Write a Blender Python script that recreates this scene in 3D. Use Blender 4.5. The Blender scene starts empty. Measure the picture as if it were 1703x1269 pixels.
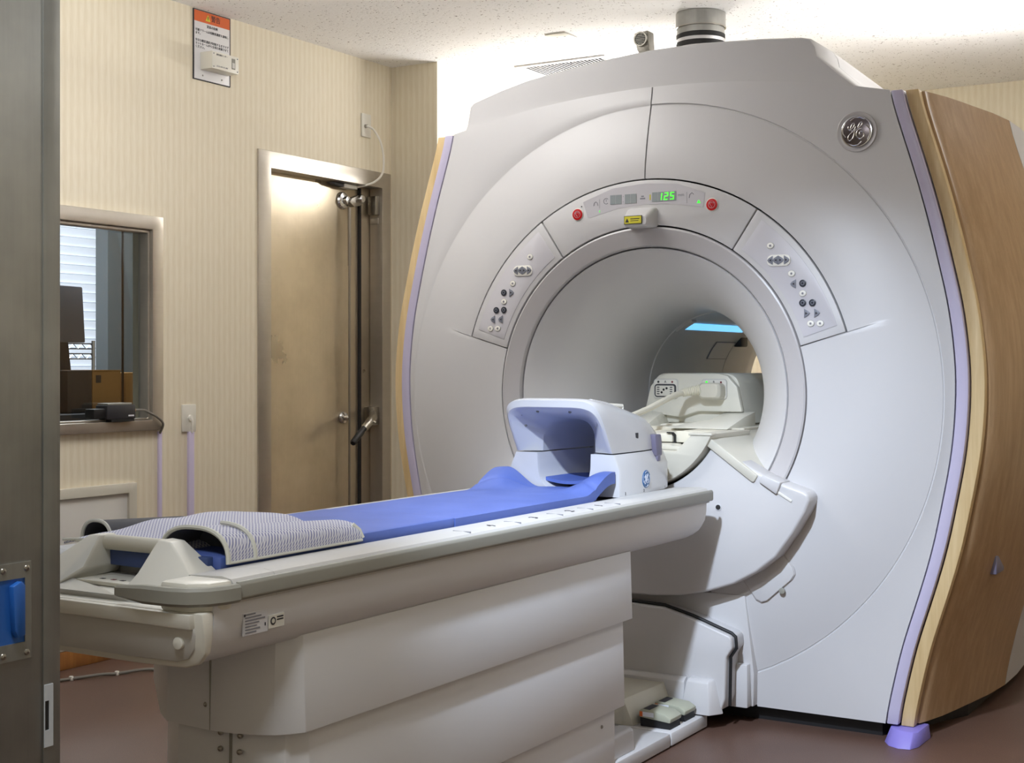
import bpy, bmesh, math, random
from mathutils import Vector, Matrix
random.seed(4)
S = bpy.context.scene
COL = S.collection
PI = math.pi

# ---------------------------------------------------------------- camera, world, lights, exposure
cd = bpy.data.cameras.new('camera'); cam = bpy.data.objects.new('camera', cd); COL.objects.link(cam)
cd.sensor_width = 36; cd.sensor_fit = 'HORIZONTAL'; cd.lens = 2320/1703*36
cd.shift_y = (606-634.5)/1703
cd.clip_start = 0.05
cam.location = (2.063, -4.264, 1.17)
cam.rotation_euler = (PI/2, 0, 0.5456)
S.camera = cam
S.view_settings.view_transform = 'Standard'
S.view_settings.look = 'None'
S.view_settings.exposure = 0.27
S.view_settings.gamma = 1.0
S.view_settings.use_curve_mapping = False
w = bpy.data.worlds.new('world'); S.world = w; w.use_nodes = True
w.node_tree.nodes['Background'].inputs[0].default_value = (1, 1, 1, 1)
w.node_tree.nodes['Background'].inputs[1].default_value = 0.05
S.cycles.max_bounces = 8
S.cycles.diffuse_bounces = 5
S.cycles.use_denoising = True

def light(name, loc, power, color, size, size_y=None, aim=(0, 0, -1), spread=180):
    l = bpy.data.lights.new(name, 'AREA'); l.energy = power; l.color = color
    if size_y: l.shape = 'RECTANGLE'; l.size = size; l.size_y = size_y
    else: l.shape = 'DISK'; l.size = size
    l.spread = math.radians(spread)
    o = bpy.data.objects.new(name, l); COL.objects.link(o); o.location = loc
    o.rotation_euler = Vector(aim).to_track_quat('-Z', 'Y').to_euler()
    return o
COOL = (0.72, 0.83, 1.0); WARM = (1.0, 0.86, 0.68); NEUT = (1.0, 0.98, 0.955); SOFT = (1.0, 0.93, 0.82)
sp = bpy.data.lights.new('downlight_right', 'SPOT'); sp.energy = 440; sp.color = COOL
sp.spot_size = math.radians(54); sp.spot_blend = 1.0; sp.shadow_soft_size = 0.05
so = bpy.data.objects.new('downlight_right', sp); COL.objects.link(so); so.location = (0.81, -2.65, 2.66)
so.rotation_euler = Vector((-0.22, 2.6, -2.62)).to_track_quat('-Z', 'Y').to_euler()
light('downlight_left', (-0.75, -2.2, 2.67), 2, COOL, 0.10, spread=80)
light('ceiling_lamp_left', (-0.9, -0.9, 2.67), 13, NEUT, 0.9, 0.25)
light('ceiling_lamp_right', (2.35, 0.35, 2.67), 11, NEUT, 0.9, 0.25)
light('ceiling_fill', (-1.0, -0.7, 2.36), 15, NEUT, 1.0, 0.3, aim=(0, 0.15, 1))  # unseen uplight added to brighten the ceiling and soften the room
light('front_fill', (0.9, -3.5, 2.67), 32, (0.93, 0.965, 1.0), 0.6, 0.6)  # unseen fill lamp added for the table's foot end and skirt
light('uplight_left', (-1.3, 2.6, 2.25), 50, NEUT, 0.9, 0.10, aim=(-0.25, -0.2, 1))
light('uplight_right', (0.85, 1.7, 2.17), 18, NEUT, 0.9, 0.10, aim=(0, 0, 1))
light('control_room_lamp', (-3.4, 0.6, 2.5), 36, NEUT, 0.5, 0.5)

# ---------------------------------------------------------------- materials
def lin(c):
    return tuple((v/255/12.92 if v <= 10.3 else ((v/255+0.055)/1.055)**2.4) for v in c)+(1.0,)
MATS = {}
def mat(name, c, rough=0.5, metal=0.0, emit=None, es=0.0, spec=0.5):
    m = bpy.data.materials.new(name); m.use_nodes = True
    b = m.node_tree.nodes['Principled BSDF']
    b.inputs['Base Color'].default_value = lin(c)
    b.inputs['Roughness'].default_value = rough
    b.inputs['Metallic'].default_value = metal
    b.inputs['Specular IOR Level'].default_value = spec
    if emit:
        b.inputs['Emission Color'].default_value = lin(emit); b.inputs['Emission Strength'].default_value = es
    MATS[name] = m
    return m
def nt(m): return m.node_tree.nodes, m.node_tree.links, m.node_tree.nodes['Principled BSDF']
def mapped(m, scale=(1, 1, 1), src='Object', rot=(0, 0, 0)):
    N, L, b = nt(m)
    mp = N.new('ShaderNodeMapping'); mp.inputs['Scale'].default_value = scale; mp.inputs['Rotation'].default_value = rot
    if src == 'Position':
        g = N.new('ShaderNodeNewGeometry'); L.new(g.outputs['Position'], mp.inputs['Vector'])
    else:
        t = N.new('ShaderNodeTexCoord'); L.new(t.outputs[src], mp.inputs['Vector'])
    return mp.outputs['Vector']
def noise(m, vec, scale, detail=3, rough=0.5):
    N, L, b = nt(m); n = N.new('ShaderNodeTexNoise'); n.inputs['Scale'].default_value = scale
    n.inputs['Detail'].default_value = detail; n.inputs['Roughness'].default_value = rough
    L.new(vec, n.inputs['Vector']); return n.outputs['Fac']
def ramp(m, fac, stops):
    N, L, b = nt(m); r = N.new('ShaderNodeValToRGB'); L.new(fac, r.inputs['Fac'])
    e = r.color_ramp.elements
    while len(e) < len(stops): e.new(0.5)
    for el, (p, c) in zip(e, stops): el.position = p; el.color = lin(c) if len(c) == 3 else c
    return r.outputs['Color']
def base(m, col): N, L, b = nt(m); L.new(col, b.inputs['Base Color'])
def bump(m, fac, strength=0.2, dist=0.002):
    N, L, b = nt(m); n = N.new('ShaderNodeBump'); n.inputs['Strength'].default_value = strength
    n.inputs['Distance'].default_value = dist; L.new(fac, n.inputs['Height']); L.new(n.outputs['Normal'], b.inputs['Normal'])
def math_(m, op, a, bb):
    N, L, b = nt(m); n = N.new('ShaderNodeMath'); n.operation = op
    for i, v in enumerate((a, bb)):
        if v is None: continue
        if isinstance(v, (int, float)): n.inputs[i].default_value = v
        else: L.new(v, n.inputs[i])
    return n.outputs[0]
def sep(m, vec):
    N, L, b = nt(m); n = N.new('ShaderNodeSeparateXYZ'); L.new(vec, n.inputs[0]); return n.outputs
def mixc(m, fac, a, bb):
    N, L, b = nt(m); n = N.new('ShaderNodeMix'); n.data_type = 'RGBA'
    L.new(fac, n.inputs['Factor'])
    for i, v in ((6, a), (7, bb)):
        if isinstance(v, tuple): n.inputs[i].default_value = lin(v)
        else: L.new(v, n.inputs[i])
    return n.outputs[2]

M = MATS
def plastic(name, c, rough=0.38):
    m = mat(name, c, rough)
    v = mapped(m, src='Position'); f = noise(m, v, 900, 2)
    bump(m, f, 0.06, 0.0006)
    return m
plastic('white_plastic', (201, 200, 201))
plastic('cream_plastic', (206, 203, 190), 0.42)
plastic('white_gloss', (202, 203, 206), 0.22)
plastic('table_plastic', (219, 220, 223), 0.42)
plastic('table_white', (196, 195, 192), 0.36)
plastic('foot_plastic', (224, 222, 212), 0.40)
plastic('foot_grey', (208, 207, 203), 0.45)
plastic('ring_grey', (186, 183, 184), 0.32)
plastic('bumper_grey', (146, 145, 136), 0.42)
plastic('lavender', (186, 180, 204), 0.35)
plastic('violet_foot', (128, 118, 196), 0.5)
plastic('panel_grey', (200, 198, 203), 0.35)
plastic('box_white', (226, 224, 212), 0.4)
mat('trunk_lavender_lit', (205, 196, 224), 0.45)  # white trunking with the lavender light on it put into the colour
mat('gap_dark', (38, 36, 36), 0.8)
mat('black_rubber', (22, 22, 24), 0.55)
mat('dark_print', (48, 48, 54), 0.6)
mat('grey_print', (130, 130, 138), 0.6)
mat('button_white', (232, 230, 222), 0.35)
mat('button_dark', (44, 48, 58), 0.3)
mat('button_grey', (124, 127, 138), 0.35)
mat('icon_light', (205, 208, 215), 0.4)
mat('red_button', (190, 18, 26), 0.3)
mat('lcd_grey', (150, 158, 160), 0.3)
mat('digit_green', (90, 255, 70), 0.4, 0, (80, 255, 60), 1.0)
mat('led_green', (60, 230, 60), 0.4, 0, (60, 240, 60), 0.9)
mat('led_red', (120, 40, 50), 0.4)
mat('label_yellow', (214, 205, 60), 0.5)
mat('label_faint', (212, 212, 216), 0.5)
mat('label_white', (226, 228, 236), 0.5)
mat('label_orange', (226, 110, 48), 0.5)
mat('sign_orange', (214, 100, 44), 0.5)
mat('sign_white', (222, 222, 224), 0.4)
mat('chrome', (214, 214, 216), 0.18, 1.0)
mat('nickel', (168, 164, 156), 0.34, 1.0)
mat('emblem_dark', (112, 104, 106), 0.25, 0.85)
mat('emblem_blue', (52, 100, 152), 0.35)
mat('latch_violet', (112, 108, 130), 0.4)
mat('light_strip', (120, 190, 235), 0.4, 0, (110, 190, 240), 1.1)
mat('cable_cream', (226, 222, 206), 0.45)
mat('cable_grey', (120, 116, 108), 0.5)
mat('pedal_green', (168, 170, 152), 0.5)
mat('monitor_black', (46, 46, 50), 0.5)
mat('monitor_back', (112, 116, 130), 0.6)
mat('carton', (176, 130, 72), 0.8)
mat('carton_dark', (74, 64, 58), 0.8)
mat('desk_dark', (52, 52, 60), 0.6)
mat('blind_white', (235, 238, 245), 0.7, 0, (240, 242, 250), 1.15)  # slats glow: daylight on the blind is put into the emission
mat('pillar_blue', (118, 128, 132), 0.7)
mat('bronze', (84, 62, 40), 0.45, 0.4)
mat('steel_blue_lit', (36, 92, 170), 0.35)  # steel door pull, its blue reflected light put into the colour
mat('inner_dark', (70, 70, 74), 0.7)
mat('navy_vinyl', (58, 76, 124), 0.5)
mat('steel_white', (190, 196, 202), 0.4)
mat('room_paint', (190, 190, 186), 0.8)

# brushed / worn stainless steel
def steel(name, c1, c2, rough, stretch, blot=None):
    m = mat(name, c1, rough, 0.72)
    v = mapped(m, stretch, 'Position')
    f = noise(m, v, 3.0, 6, 0.6)
    v2 = mapped(m, (1, 1, 1), 'Position'); g = noise(m, v2, 2.2, 5, 0.65)
    k = math_(m, 'ADD', math_(m, 'MULTIPLY', f, 0.12), math_(m, 'MULTIPLY', g, 0.88))
    base(m, ramp(m, k, [(0.32, c2), (0.62, c1)]))
    N, L, b = nt(m)
    L.new(math_(m, 'ADD', math_(m, 'MULTIPLY', g, 0.14), rough-0.07), b.inputs['Roughness'])
    bump(m, f, 0.02, 0.0004)
    return m
steel('steel_door', (206, 194, 172), (182, 170, 148), 0.30, (60, 60, 1))
steel('steel_frame', (198, 192, 182), (178, 172, 162), 0.34, (1, 1, 40))
steel('steel_dark', (164, 165, 160), (132, 133, 131), 0.36, (40, 40, 2))
steel('duct_steel', (176, 176, 172), (132, 132, 128), 0.36, (30, 30, 1))

# wallpaper with fine vertical ribs
m = mat('wallpaper', (222, 208, 178), 0.75)
o3 = sep(m, mapped(m, src='Position'))
s = math_(m, 'SINE', math_(m, 'MULTIPLY', math_(m, 'ADD', o3[0], o3[1]), 2*PI/0.034), None)
f = noise(m, mapped(m, (120, 120, 14), 'Position'), 1.0, 3)
k = math_(m, 'ADD', math_(m, 'MULTIPLY', s, 0.22), f)
base(m, ramp(m, k, [(0.2, (222, 212, 188)), (0.8, (231, 223, 203))]))
bump(m, k, 0.15, 0.001)
# mineral fibre ceiling with worm-hole flecks
m = mat('ceiling_fibre', (224, 222, 220), 0.9)
v = mapped(m, (1, 1, 1), 'Position')
N, L, b = nt(m)
vo = N.new('ShaderNodeTexVoronoi'); vo.inputs['Scale'].default_value = 58; vo.inputs['Randomness'].default_value = 1
dn = N.new('ShaderNodeVectorMath'); dn.operation = 'ADD'
nn = N.new('ShaderNodeTexNoise'); nn.inputs['Scale'].default_value = 26; L.new(v, nn.inputs['Vector'])
sc = N.new('ShaderNodeVectorMath'); sc.operation = 'SCALE'; sc.inputs['Scale'].default_value = 0.05
L.new(nn.outputs['Color'], sc.inputs[0]); L.new(v, dn.inputs[0]); L.new(sc.outputs[0], dn.inputs[1])
L.new(dn.outputs[0], vo.inputs['Vector'])
msk = noise(m, v, 34, 2)
k = math_(m, 'ADD', vo.outputs['Distance'], math_(m, 'MULTIPLY', msk, 0.55))
base(m, ramp(m, k, [(0.36, (136, 126, 120)), (0.48, (240, 239, 238))]))
bump(m, k, 0.25, 0.003)
# vinyl floor
m = mat('floor_vinyl', (104, 78, 66), 0.42)
v = mapped(m, src='Position')
f1 = noise(m, v, 420, 2); f2 = noise(m, v, 3, 4)
k = math_(m, 'ADD', math_(m, 'MULTIPLY', f1, 0.8), math_(m, 'MULTIPLY', f2, 0.2))
base(m, ramp(m, k, [(0.35, (78, 57, 48)), (0.6, (98, 74, 63)), (0.70, (140, 112, 97))]))
bump(m, f1, 0.15, 0.001)
# wood
def wood(name, c1, c2, c3, rough):
    m = mat(name, c1, rough)
    v = mapped(m, (7, 7, 0.55), 'Position')
    f = noise(m, v, 5, 6, 0.6)
    v2 = mapped(m, (160, 160, 3), 'Position'); g = noise(m, v2, 2, 3)
    k = math_(m, 'ADD', math_(m, 'MULTIPLY', f, 0.75), math_(m, 'MULTIPLY', g, 0.25))
    base(m, ramp(m, k, [(0.3, c2), (0.5, c1), (0.68, c3)]))
    bump(m, g, 0.05, 0.0006)
wood('wood_panel', (166, 136, 102), (152, 122, 88), (180, 150, 116), 0.28)
wood('wood_band', (208, 182, 136), (194, 166, 118), (220, 196, 152), 0.42)
wood('wood_board', (150, 98, 48), (130, 82, 38), (168, 114, 58), 0.45)
# blue mattress vinyl
m = mat('mattress_blue', (104, 134, 222), 0.55)
v = mapped(m, src='Position'); f = noise(m, v, 9, 4); g = noise(m, v, 900, 2)
base(m, ramp(m, f, [(0.3, (78, 100, 171)), (0.7, (87, 109, 182))]))
bump(m, math_(m, 'ADD', f, math_(m, 'MULTIPLY', g, 0.08)), 0.35, 0.006)
# spacer-mesh fabric
m = mat('mesh_fabric', (205, 205, 214), 0.85)
o3 = sep(m, mapped(m, src='Position'))
a = math_(m, 'SINE', math_(m, 'MULTIPLY', math_(m, 'ADD', o3[0], math_(m, 'MULTIPLY', o3[1], 0.9)), 2*PI/0.0085), None)
b2 = math_(m, 'SINE', math_(m, 'MULTIPLY', math_(m, 'ADD', math_(m, 'MULTIPLY', o3[2], 1.6), math_(m, 'SUBTRACT', o3[0], o3[1])), 2*PI/0.0085), None)
k = math_(m, 'ADD', math_(m, 'MULTIPLY', math_(m, 'ADD', a, b2), 0.25), 0.5)
base(m, ramp(m, k, [(0.2, (128, 130, 168)), (0.65, (214, 214, 220))]))
bump(m, k, 0.4, 0.002)
mat('mic_grey', (140, 136, 126), 0.4, 0.5)
mat('mesh_lining', (78, 78, 82), 0.9)
mat('strap_edge', (206, 206, 196), 0.8)
# shielded glass: clear pane with a fine copper-mesh tint
m = mat('shield_glass', (120, 140, 145), 0.02)
N, L, b = nt(m)
b.inputs['Transmission Weight'].default_value = 0.0
tr = N.new('ShaderNodeBsdfTransparent'); tr.inputs[0].default_value = (0.72, 0.76, 0.78, 1)
gl = N.new('ShaderNodeBsdfGlossy'); gl.inputs['Roughness'].default_value = 0.02
mx = N.new('ShaderNodeMixShader'); mx.inputs[0].default_value = 0.10
out = [n for n in N if n.type == 'OUTPUT_MATERIAL'][0]
L.new(tr.outputs[0], mx.inputs[1]); L.new(gl.outputs[0], mx.inputs[2]); L.new(mx.outputs[0], out.inputs['Surface'])

# ---------------------------------------------------------------- mesh helpers (world coordinates)
def box(bm, x0, x1, y0, y1, z0, z1):
    V = [bm.verts.new((x, y, z)) for x in (x0, x1) for y in (y0, y1) for z in (z0, z1)]
    for f in ((0, 1, 3, 2), (4, 6, 7, 5), (0, 4, 5, 1), (2, 3, 7, 6), (0, 2, 6, 4), (1, 5, 7, 3)):
        bm.faces.new([V[i] for i in f])
    return bm
def B(): return bmesh.new()
def Box(*a): return box(B(), *a)
def place(axis, p, h):
    return (p[0], h, p[1]) if axis == 'Y' else ((h, p[0], p[1]) if axis == 'X' else (p[0], p[1], h))
def prism(bm, poly, axis, h0, h1, poly1=None):
    poly1 = poly1 or poly
    a = [bm.verts.new(place(axis, p, h0)) for p in poly]; c = [bm.verts.new(place(axis, p, h1)) for p in poly1]
    n = len(poly)
    bm.faces.new(a); bm.faces.new(list(reversed(c)))
    for i in range(n): bm.faces.new((a[i], c[i], c[(i+1) % n], a[(i+1) % n]))
    bmesh.ops.recalc_face_normals(bm, faces=bm.faces[:])
    return bm
def loft(bm, rings, closed=True, cap0=False, cap1=False):
    R = [[bm.verts.new(p) for p in r] for r in rings]; n = len(R[0])
    for i in range(len(R)-1):
        for j in range(n if closed else n-1):
            k = (j+1) % n; bm.faces.new((R[i][j], R[i][k], R[i+1][k], R[i+1][j]))
    if cap0: bm.faces.new(R[0])
    if cap1: bm.faces.new(list(reversed(R[-1])))
    bmesh.ops.recalc_face_normals(bm, faces=bm.faces[:])
    return bm
def lathe(bm, prof, c, axis='Y', n=64, cap=False, flip=False):
    rings = []
    for r, h in prof:
        ring = []
        for i in range(n):
            a = 2*PI*i/n
            p = (r*math.cos(a), r*math.sin(a))
            q = place(axis, p, h); ring.append((c[0]+q[0], c[1]+q[1], c[2]+q[2]))
        rings.append(ring)
    loft(bm, rings, True, cap, cap)
    if flip: bmesh.ops.reverse_faces(bm, faces=bm.faces[:])
    return bm
def spline(pts, n=8):
    P = [Vector(p) for p in pts]; out = []
    for i in range(len(P)-1):
        p0 = P[max(i-1, 0)]; p1 = P[i]; p2 = P[i+1]; p3 = P[min(i+2, len(P)-1)]
        for k in range(n):
            t = k/n
            out.append(0.5*((2*p1)+(p2-p0)*t+(2*p0-5*p1+4*p2-p3)*t*t+(3*p1-p0-3*p2+p3)*t**3))
    out.append(P[-1]); return out
def tube(bm, pts, r, n=8, cap=True, sub=0):
    P = spline(pts, sub) if sub else [Vector(p) for p in pts]
    rings = []; up = None
    for i, p in enumerate(P):
        t = (P[min(i+1, len(P)-1)]-P[max(i-1, 0)]).normalized()
        if up is None:
            up = Vector((0, 0, 1)) if abs(t.z) < 0.9 else Vector((1, 0, 0))
        s = t.cross(up)
        if s.length < 1e-5: s = t.cross(Vector((0.3, 1, 0.2)))
        s.normalize(); up = s.cross(t).normalized()
        rr = r[min(i, len(r)-1)] if isinstance(r, (list, tuple)) else r
        rings.append([p+rr*(math.cos(2*PI*k/n)*s+math.sin(2*PI*k/n)*up) for k in range(n)])
    return loft(bm, rings, True, cap, cap)
def rrect(x0, x1, z0, z1, r, n=4):
    pts = []
    for cx, cz, a0 in ((x1-r, z1-r, 0), (x0+r, z1-r, 90), (x0+r, z0+r, 180), (x1-r, z0+r, 270)):
        for k in range(n+1):
            a = math.radians(a0+90*k/n); pts.append((cx+r*math.cos(a), cz+r*math.sin(a)))
    return pts
def disc(c, r, n=24, sx=1.0): return [(c[0]+sx*r*math.cos(2*PI*k/n), c[1]+r*math.sin(2*PI*k/n)) for k in range(n)]
def skirt(bm, d):
    e = [x for x in bm.edges if x.is_boundary]
    r = bmesh.ops.extrude_edge_only(bm, edges=e)
    bmesh.ops.translate(bm, vec=d, verts=[v for v in r['geom'] if isinstance(v, bmesh.types.BMVert)])
    return bm

def world_loc(o):
    v = Vector((0, 0, 0))
    while o: v += o.location; o = o.parent
    return v
def obj(name, bm, m, parent=None, bevel=0.0, seg=2, smooth=True, ang=32, label=None, kind=None):
    if bevel:
        bm.normal_update()
        es = [e for e in bm.edges if len(e.link_faces) == 2 and e.calc_face_angle(0) > math.radians(28)]
        if es: bmesh.ops.bevel(bm, geom=es, offset=bevel, segments=seg, profile=0.5, affect='EDGES', clamp_overlap=True)
    me = bpy.data.meshes.new(name); bm.to_mesh(me); bm.free()
    return link(name, me, m, parent, smooth, ang, label, kind)
def link(name, me, m, parent=None, smooth=True, ang=32, label=None, kind=None):
    co = [v.co for v in me.vertices]
    c = Vector([(min(p[i] for p in co)+max(p[i] for p in co))/2 for i in range(3)])
    me.transform(Matrix.Translation(-c))
    for mm in (m if isinstance(m, (list, tuple)) else [m]): me.materials.append(MATS[mm])
    if smooth:
        for p in me.polygons: p.use_smooth = True
        me.set_sharp_from_angle(angle=math.radians(ang))
    o = bpy.data.objects.new(name, me); COL.objects.link(o)
    o.location = c-(world_loc(parent) if parent else Vector())
    if parent: o.parent = parent
    if label: o['label'] = label
    if kind: o['kind'] = kind
    return o
def tag(o, label, cat, group=None):
    o['label'] = label; o['category'] = cat
    if group: o['group'] = group
    return o
def thing(name, loc, label, cat, group=None):
    o = bpy.data.objects.new(name, None); COL.objects.link(o); o.location = loc; o.empty_display_size = 0.1
    return tag(o, label, cat, group)
def struct(name, bm, m, parent=None, **k):
    o = obj(name, bm, m, parent, **k)
    if not parent: o['kind'] = 'structure'
    return o
DG = None
def text(name, body, size, loc, right, up, m, parent, align='LEFT', ext=0.0004, space=1.0):
    cu = bpy.data.curves.new(name, 'FONT'); cu.body = body; cu.size = size; cu.extrude = ext
    cu.align_x = align; cu.align_y = 'BOTTOM_BASELINE' if False else 'CENTER'; cu.resolution_u = 2; cu.space_character = space
    t = bpy.data.objects.new(name, cu); COL.objects.link(t)
    bpy.context.view_layer.update()
    me = bpy.data.meshes.new_from_object(t.evaluated_get(bpy.context.evaluated_depsgraph_get()))
    bpy.data.objects.remove(t)
    r = Vector(right).normalized(); u = Vector(up).normalized(); n = r.cross(u)
    mt = Matrix(((r.x, u.x, n.x, loc[0]), (r.y, u.y, n.y, loc[1]), (r.z, u.z, n.z, loc[2]), (0, 0, 0, 1)))
    me.transform(mt); me.materials.clear()
    return link(name, me, m, parent, smooth=False)
def grid_wall(cells_a, cells_b, holes, fn, thick):
    """wall as a quad grid with holes; fn(a,b)->world point; thick = extrusion vector"""
    bm = B(); V = {}
    def v(i, j):
        if (i, j) not in V: V[(i, j)] = bm.verts.new(fn(cells_a[i], cells_b[j]))
        return V[(i, j)]
    for i in range(len(cells_a)-1):
        for j in range(len(cells_b)-1):
            ca = (cells_a[i]+cells_a[i+1])/2; cb = (cells_b[j]+cells_b[j+1])/2
            if any(h[0] < ca < h[1] and h[2] < cb < h[3] for h in holes): continue
            bm.faces.new((v(i, j), v(i+1, j), v(i+1, j+1), v(i, j+1)))
    r = bmesh.ops.extrude_face_region(bm, geom=bm.faces[:])
    bmesh.ops.translate(bm, vec=thick, verts=[x for x in r['geom'] if isinstance(x, bmesh.types.BMVert)])
    bmesh.ops.recalc_face_normals(bm, faces=bm.faces[:])
    return bm

# ---------------------------------------------------------------- room shell
XW = -2.19; ZC = 2.695; YJ = 1.547; XJ = -1.906; YB = 3.56
struct('floor', Box(-2.3, 3.3, -4.9, 3.7, -0.1, 0), 'floor_vinyl', smooth=False)
struct('ceiling', Box(-2.3, 3.3, -4.9, 3.7, ZC, ZC+0.1), 'ceiling_fibre', smooth=False)
wl = struct('wall_left', grid_wall([-4.9, -1.6, -0.10, 0.57, 1.495, YJ+0.05], [0, 0.925, 1.755, 2.105, ZC],
       [(-1.6, -0.10, 0.925, 1.755), (0.57, 1.495, -1, 2.105)], lambda a, b: (XW, a, b), (-0.13, 0, 0)), 'wallpaper', smooth=False)
struct('wall_alcove_front', Box(XW-0.1, XJ, YJ, YJ+0.08, 0, ZC), 'wallpaper', smooth=False)
struct('wall_alcove_side', Box(XJ-0.08, XJ, YJ+0.08, YB+0.05, 0, ZC), 'wallpaper', smooth=False)
struct('wall_back', Box(XJ-0.08, 3.3, YB, YB+0.1, 0, ZC), 'wallpaper', smooth=False)
struct('wall_right', Box(3.2, 3.3, -4.9, YB, 0, ZC), 'wallpaper', smooth=False)
struct('wall_front', Box(-2.3, 3.2, -4.9, -4.8, 0, ZC), 'wallpaper', smooth=False)
struct('baseboard_left', Box(XW, XW+0.022, -4.8, 0.50, 0, 0.07), 'wood_board', bevel=0.003)

# window to the control room
fr = B()
def frame_rect(bm, x0, x1, ya, yb, za, zb, t):
    prism(bm, [(ya, za), (yb, za), (yb, zb), (ya, zb)], 'X', x0, x1)
    return bm
win = struct('window_1', grid_wall([-1.68, -1.62, -0.138, -0.077], [0.90, 0.942, 1.722, 1.779],
        [(-1.62, -0.138, 0.942, 1.722)], lambda a, b: (XW-0.06, a, b), (0.085, 0, 0)), 'steel_frame', bevel=0.004)
struct('window_trim', grid_wall([-1.62, -1.605, -0.150, -0.139], [0.943, 0.950, 1.708, 1.721],
        [(-1.605, -0.150, 0.950, 1.708)], lambda a, b: (XW-0.045, a, b), (0.055, 0, 0)), 'steel_frame', win, bevel=0.003)
obj('pane', Box(XW-0.040, XW-0.034, -1.60, -0.145, 0.945, 1.715), 'shield_glass', win, smooth=False)
for y in (-0.235,):
    obj('mullion', Box(XW-0.050, XW-0.041, y-0.0022, y+0.0022, 0.945, 1.715), 'bronze', win, smooth=False)

# interior RF door in the left wall
door = struct('door_1', Box(-2.315, -2.265, 0.575, 1.49, 0.0, 2.10), 'steel_door', smooth=False)
obj('door_frame', grid_wall([0.525, 0.612, 1.459, 1.531], [0.0, 2.066, 2.145], [(0.612, 1.459, -1, 2.066)],
        lambda a, b: (-2.262, a, b), (0.080, 0, 0)), 'steel_frame', door, bevel=0.003)
obj('corner_line', Box(-2.264, -2.250, 1.360, 1.372, 0, 2.06), 'gap_dark', door, smooth=False)  # dark strip drawn for the line at the jamb corner
obj('latch_rod', tube(B(), [(-2.225, 1.243, 0.02), (-2.225, 1.243, 1.93)], 0.006, 10), 'nickel', door)
obj('rod_sleeve', tube(B(), [(-2.225, 1.243, 1.66), (-2.225, 1.243, 1.95)], 0.0085, 10), 'nickel', door)
for z in (1.985, 0.905):
    k = 1 if z > 1.5 else 0.7
    h = obj('roller_plate', lathe(B(), [(0.001, -2.264), (0.042*k, -2.264), (0.044*k, -2.258), (0.038*k, -2.250), (0.020*k, -2.246), (0.018*k, -2.225), (0.001, -2.224)], (0, 1.235, z), 'X', 28), 'chrome', door)
latch = obj('roller_latch', prism(B(), [(1.235, 1.975), (1.25, 1.995), (1.30, 2.015), (1.345, 2.02), (1.352, 1.985), (1.32, 1.965), (1.27, 1.955)], 'X', -2.245, -2.215), 'nickel', door, bevel=0.004)
obj('roller_wheel', lathe(B(), [(0.001, -2.216), (0.018, -2.216), (0.02, -2.212), (0.02, -2.196), (0.017, -2.192), (0.001, -2.191)], (0, 1.312, 1.998), 'X', 20), 'chrome', latch)
obj('keeper_bracket', Box(-2.25, -2.20, 1.425, 1.458, 1.93, 2.025), 'nickel', door, bevel=0.003)
obj('keeper_plate', Box(-2.256, -2.205, 1.452, 1.4585, 1.885, 1.915), 'steel_frame', door, bevel=0.001)
obj('door_sensor', Box(-2.255, -2.215, 1.19, 1.295, 2.043, 2.064), 'foot_plastic', door, bevel=0.004)
obj('sensor_contact', prism(B(), [(1.09, 2.062), (1.19, 2.062), (1.19, 2.046), (1.12, 2.052)], 'X', -2.25, -2.22), 'inner_dark', door)
# lever handle
piv = obj('lever_bracket', Box(-2.26, -2.20, 1.405, 1.458, 0.86, 0.955), 'nickel', door, bevel=0.006)
lev = obj('lever_arm', tube(B(), [(-2.20, 1.40, 0.918), (-2.155, 1.345, 0.905), (-2.135, 1.285, 0.880), (-2.13, 1.235, 0.852)], [0.020, 0.021, 0.021, 0.018], 12), 'nickel', door)
obj('lever_grip', tube(B(), [(-2.13, 1.24, 0.856), (-2.125, 1.20, 0.832), (-2.115, 1.135, 0.792), (-2.113, 1.125, 0.786)], [0.015, 0.017, 0.017, 0.012], 12), 'black_rubber', door, label='black rubber grip')
obj('lever_bolt', lathe(B(), [(0.001, -2.116), (0.007, -2.116), (0.007, -2.108), (0.001, -2.108)], (0, 1.30, 0.885), 'X', 12), 'chrome', door)

# low access hatch beside the window
hatch = struct('door_3', Box(XW, XW+0.010, -1.5, -0.262, 0.075, 0.655), 'foot_grey', bevel=0.001)
MATS['foot_grey']
obj('hatch_frame', grid_wall([-1.56, -1.52, -0.262, -0.221], [0.072, 0.09, 0.652, 0.692], [(-1.52, -0.262, 0.09, 0.652)], lambda a, b: (XW, a, b), (0.022, 0, 0)), 'cream_plastic', hatch, bevel=0.002)

# foreground RF entrance door, folded open at the left of the picture
XD = 0.46
d2 = struct('door_2', Box(XD-0.055, XD, -4.0, -2.882, 0.0, 2.6), 'steel_dark', bevel=0.002)
obj('edge_strip', Box(XD-0.001, XD+0.002, -2.912, -2.8825, 0.0, 2.6), 'steel_dark', d2, bevel=0.0004, label='lighter steel edge strip')
def plate_ring(o, i, x0, x1):  # outer rect o and inner hole i in (y,z)
    return grid_wall([o[0], i[0], i[1], o[1]], [o[2], i[2], i[3], o[3]], [i], lambda a, b: (x0, a, b), (x1-x0, 0, 0))
pp = obj('pull_plate', plate_ring((-3.03, -2.934, 0.757, 0.893), (-3.012, -2.945, 0.781, 0.871), XD, XD+0.003), 'steel_dark', d2)
obj('pull_cup', Box(XD+0.0002, XD+0.0012, -3.012, -2.945, 0.781, 0.871), 'steel_blue_lit', pp, smooth=False)
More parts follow.
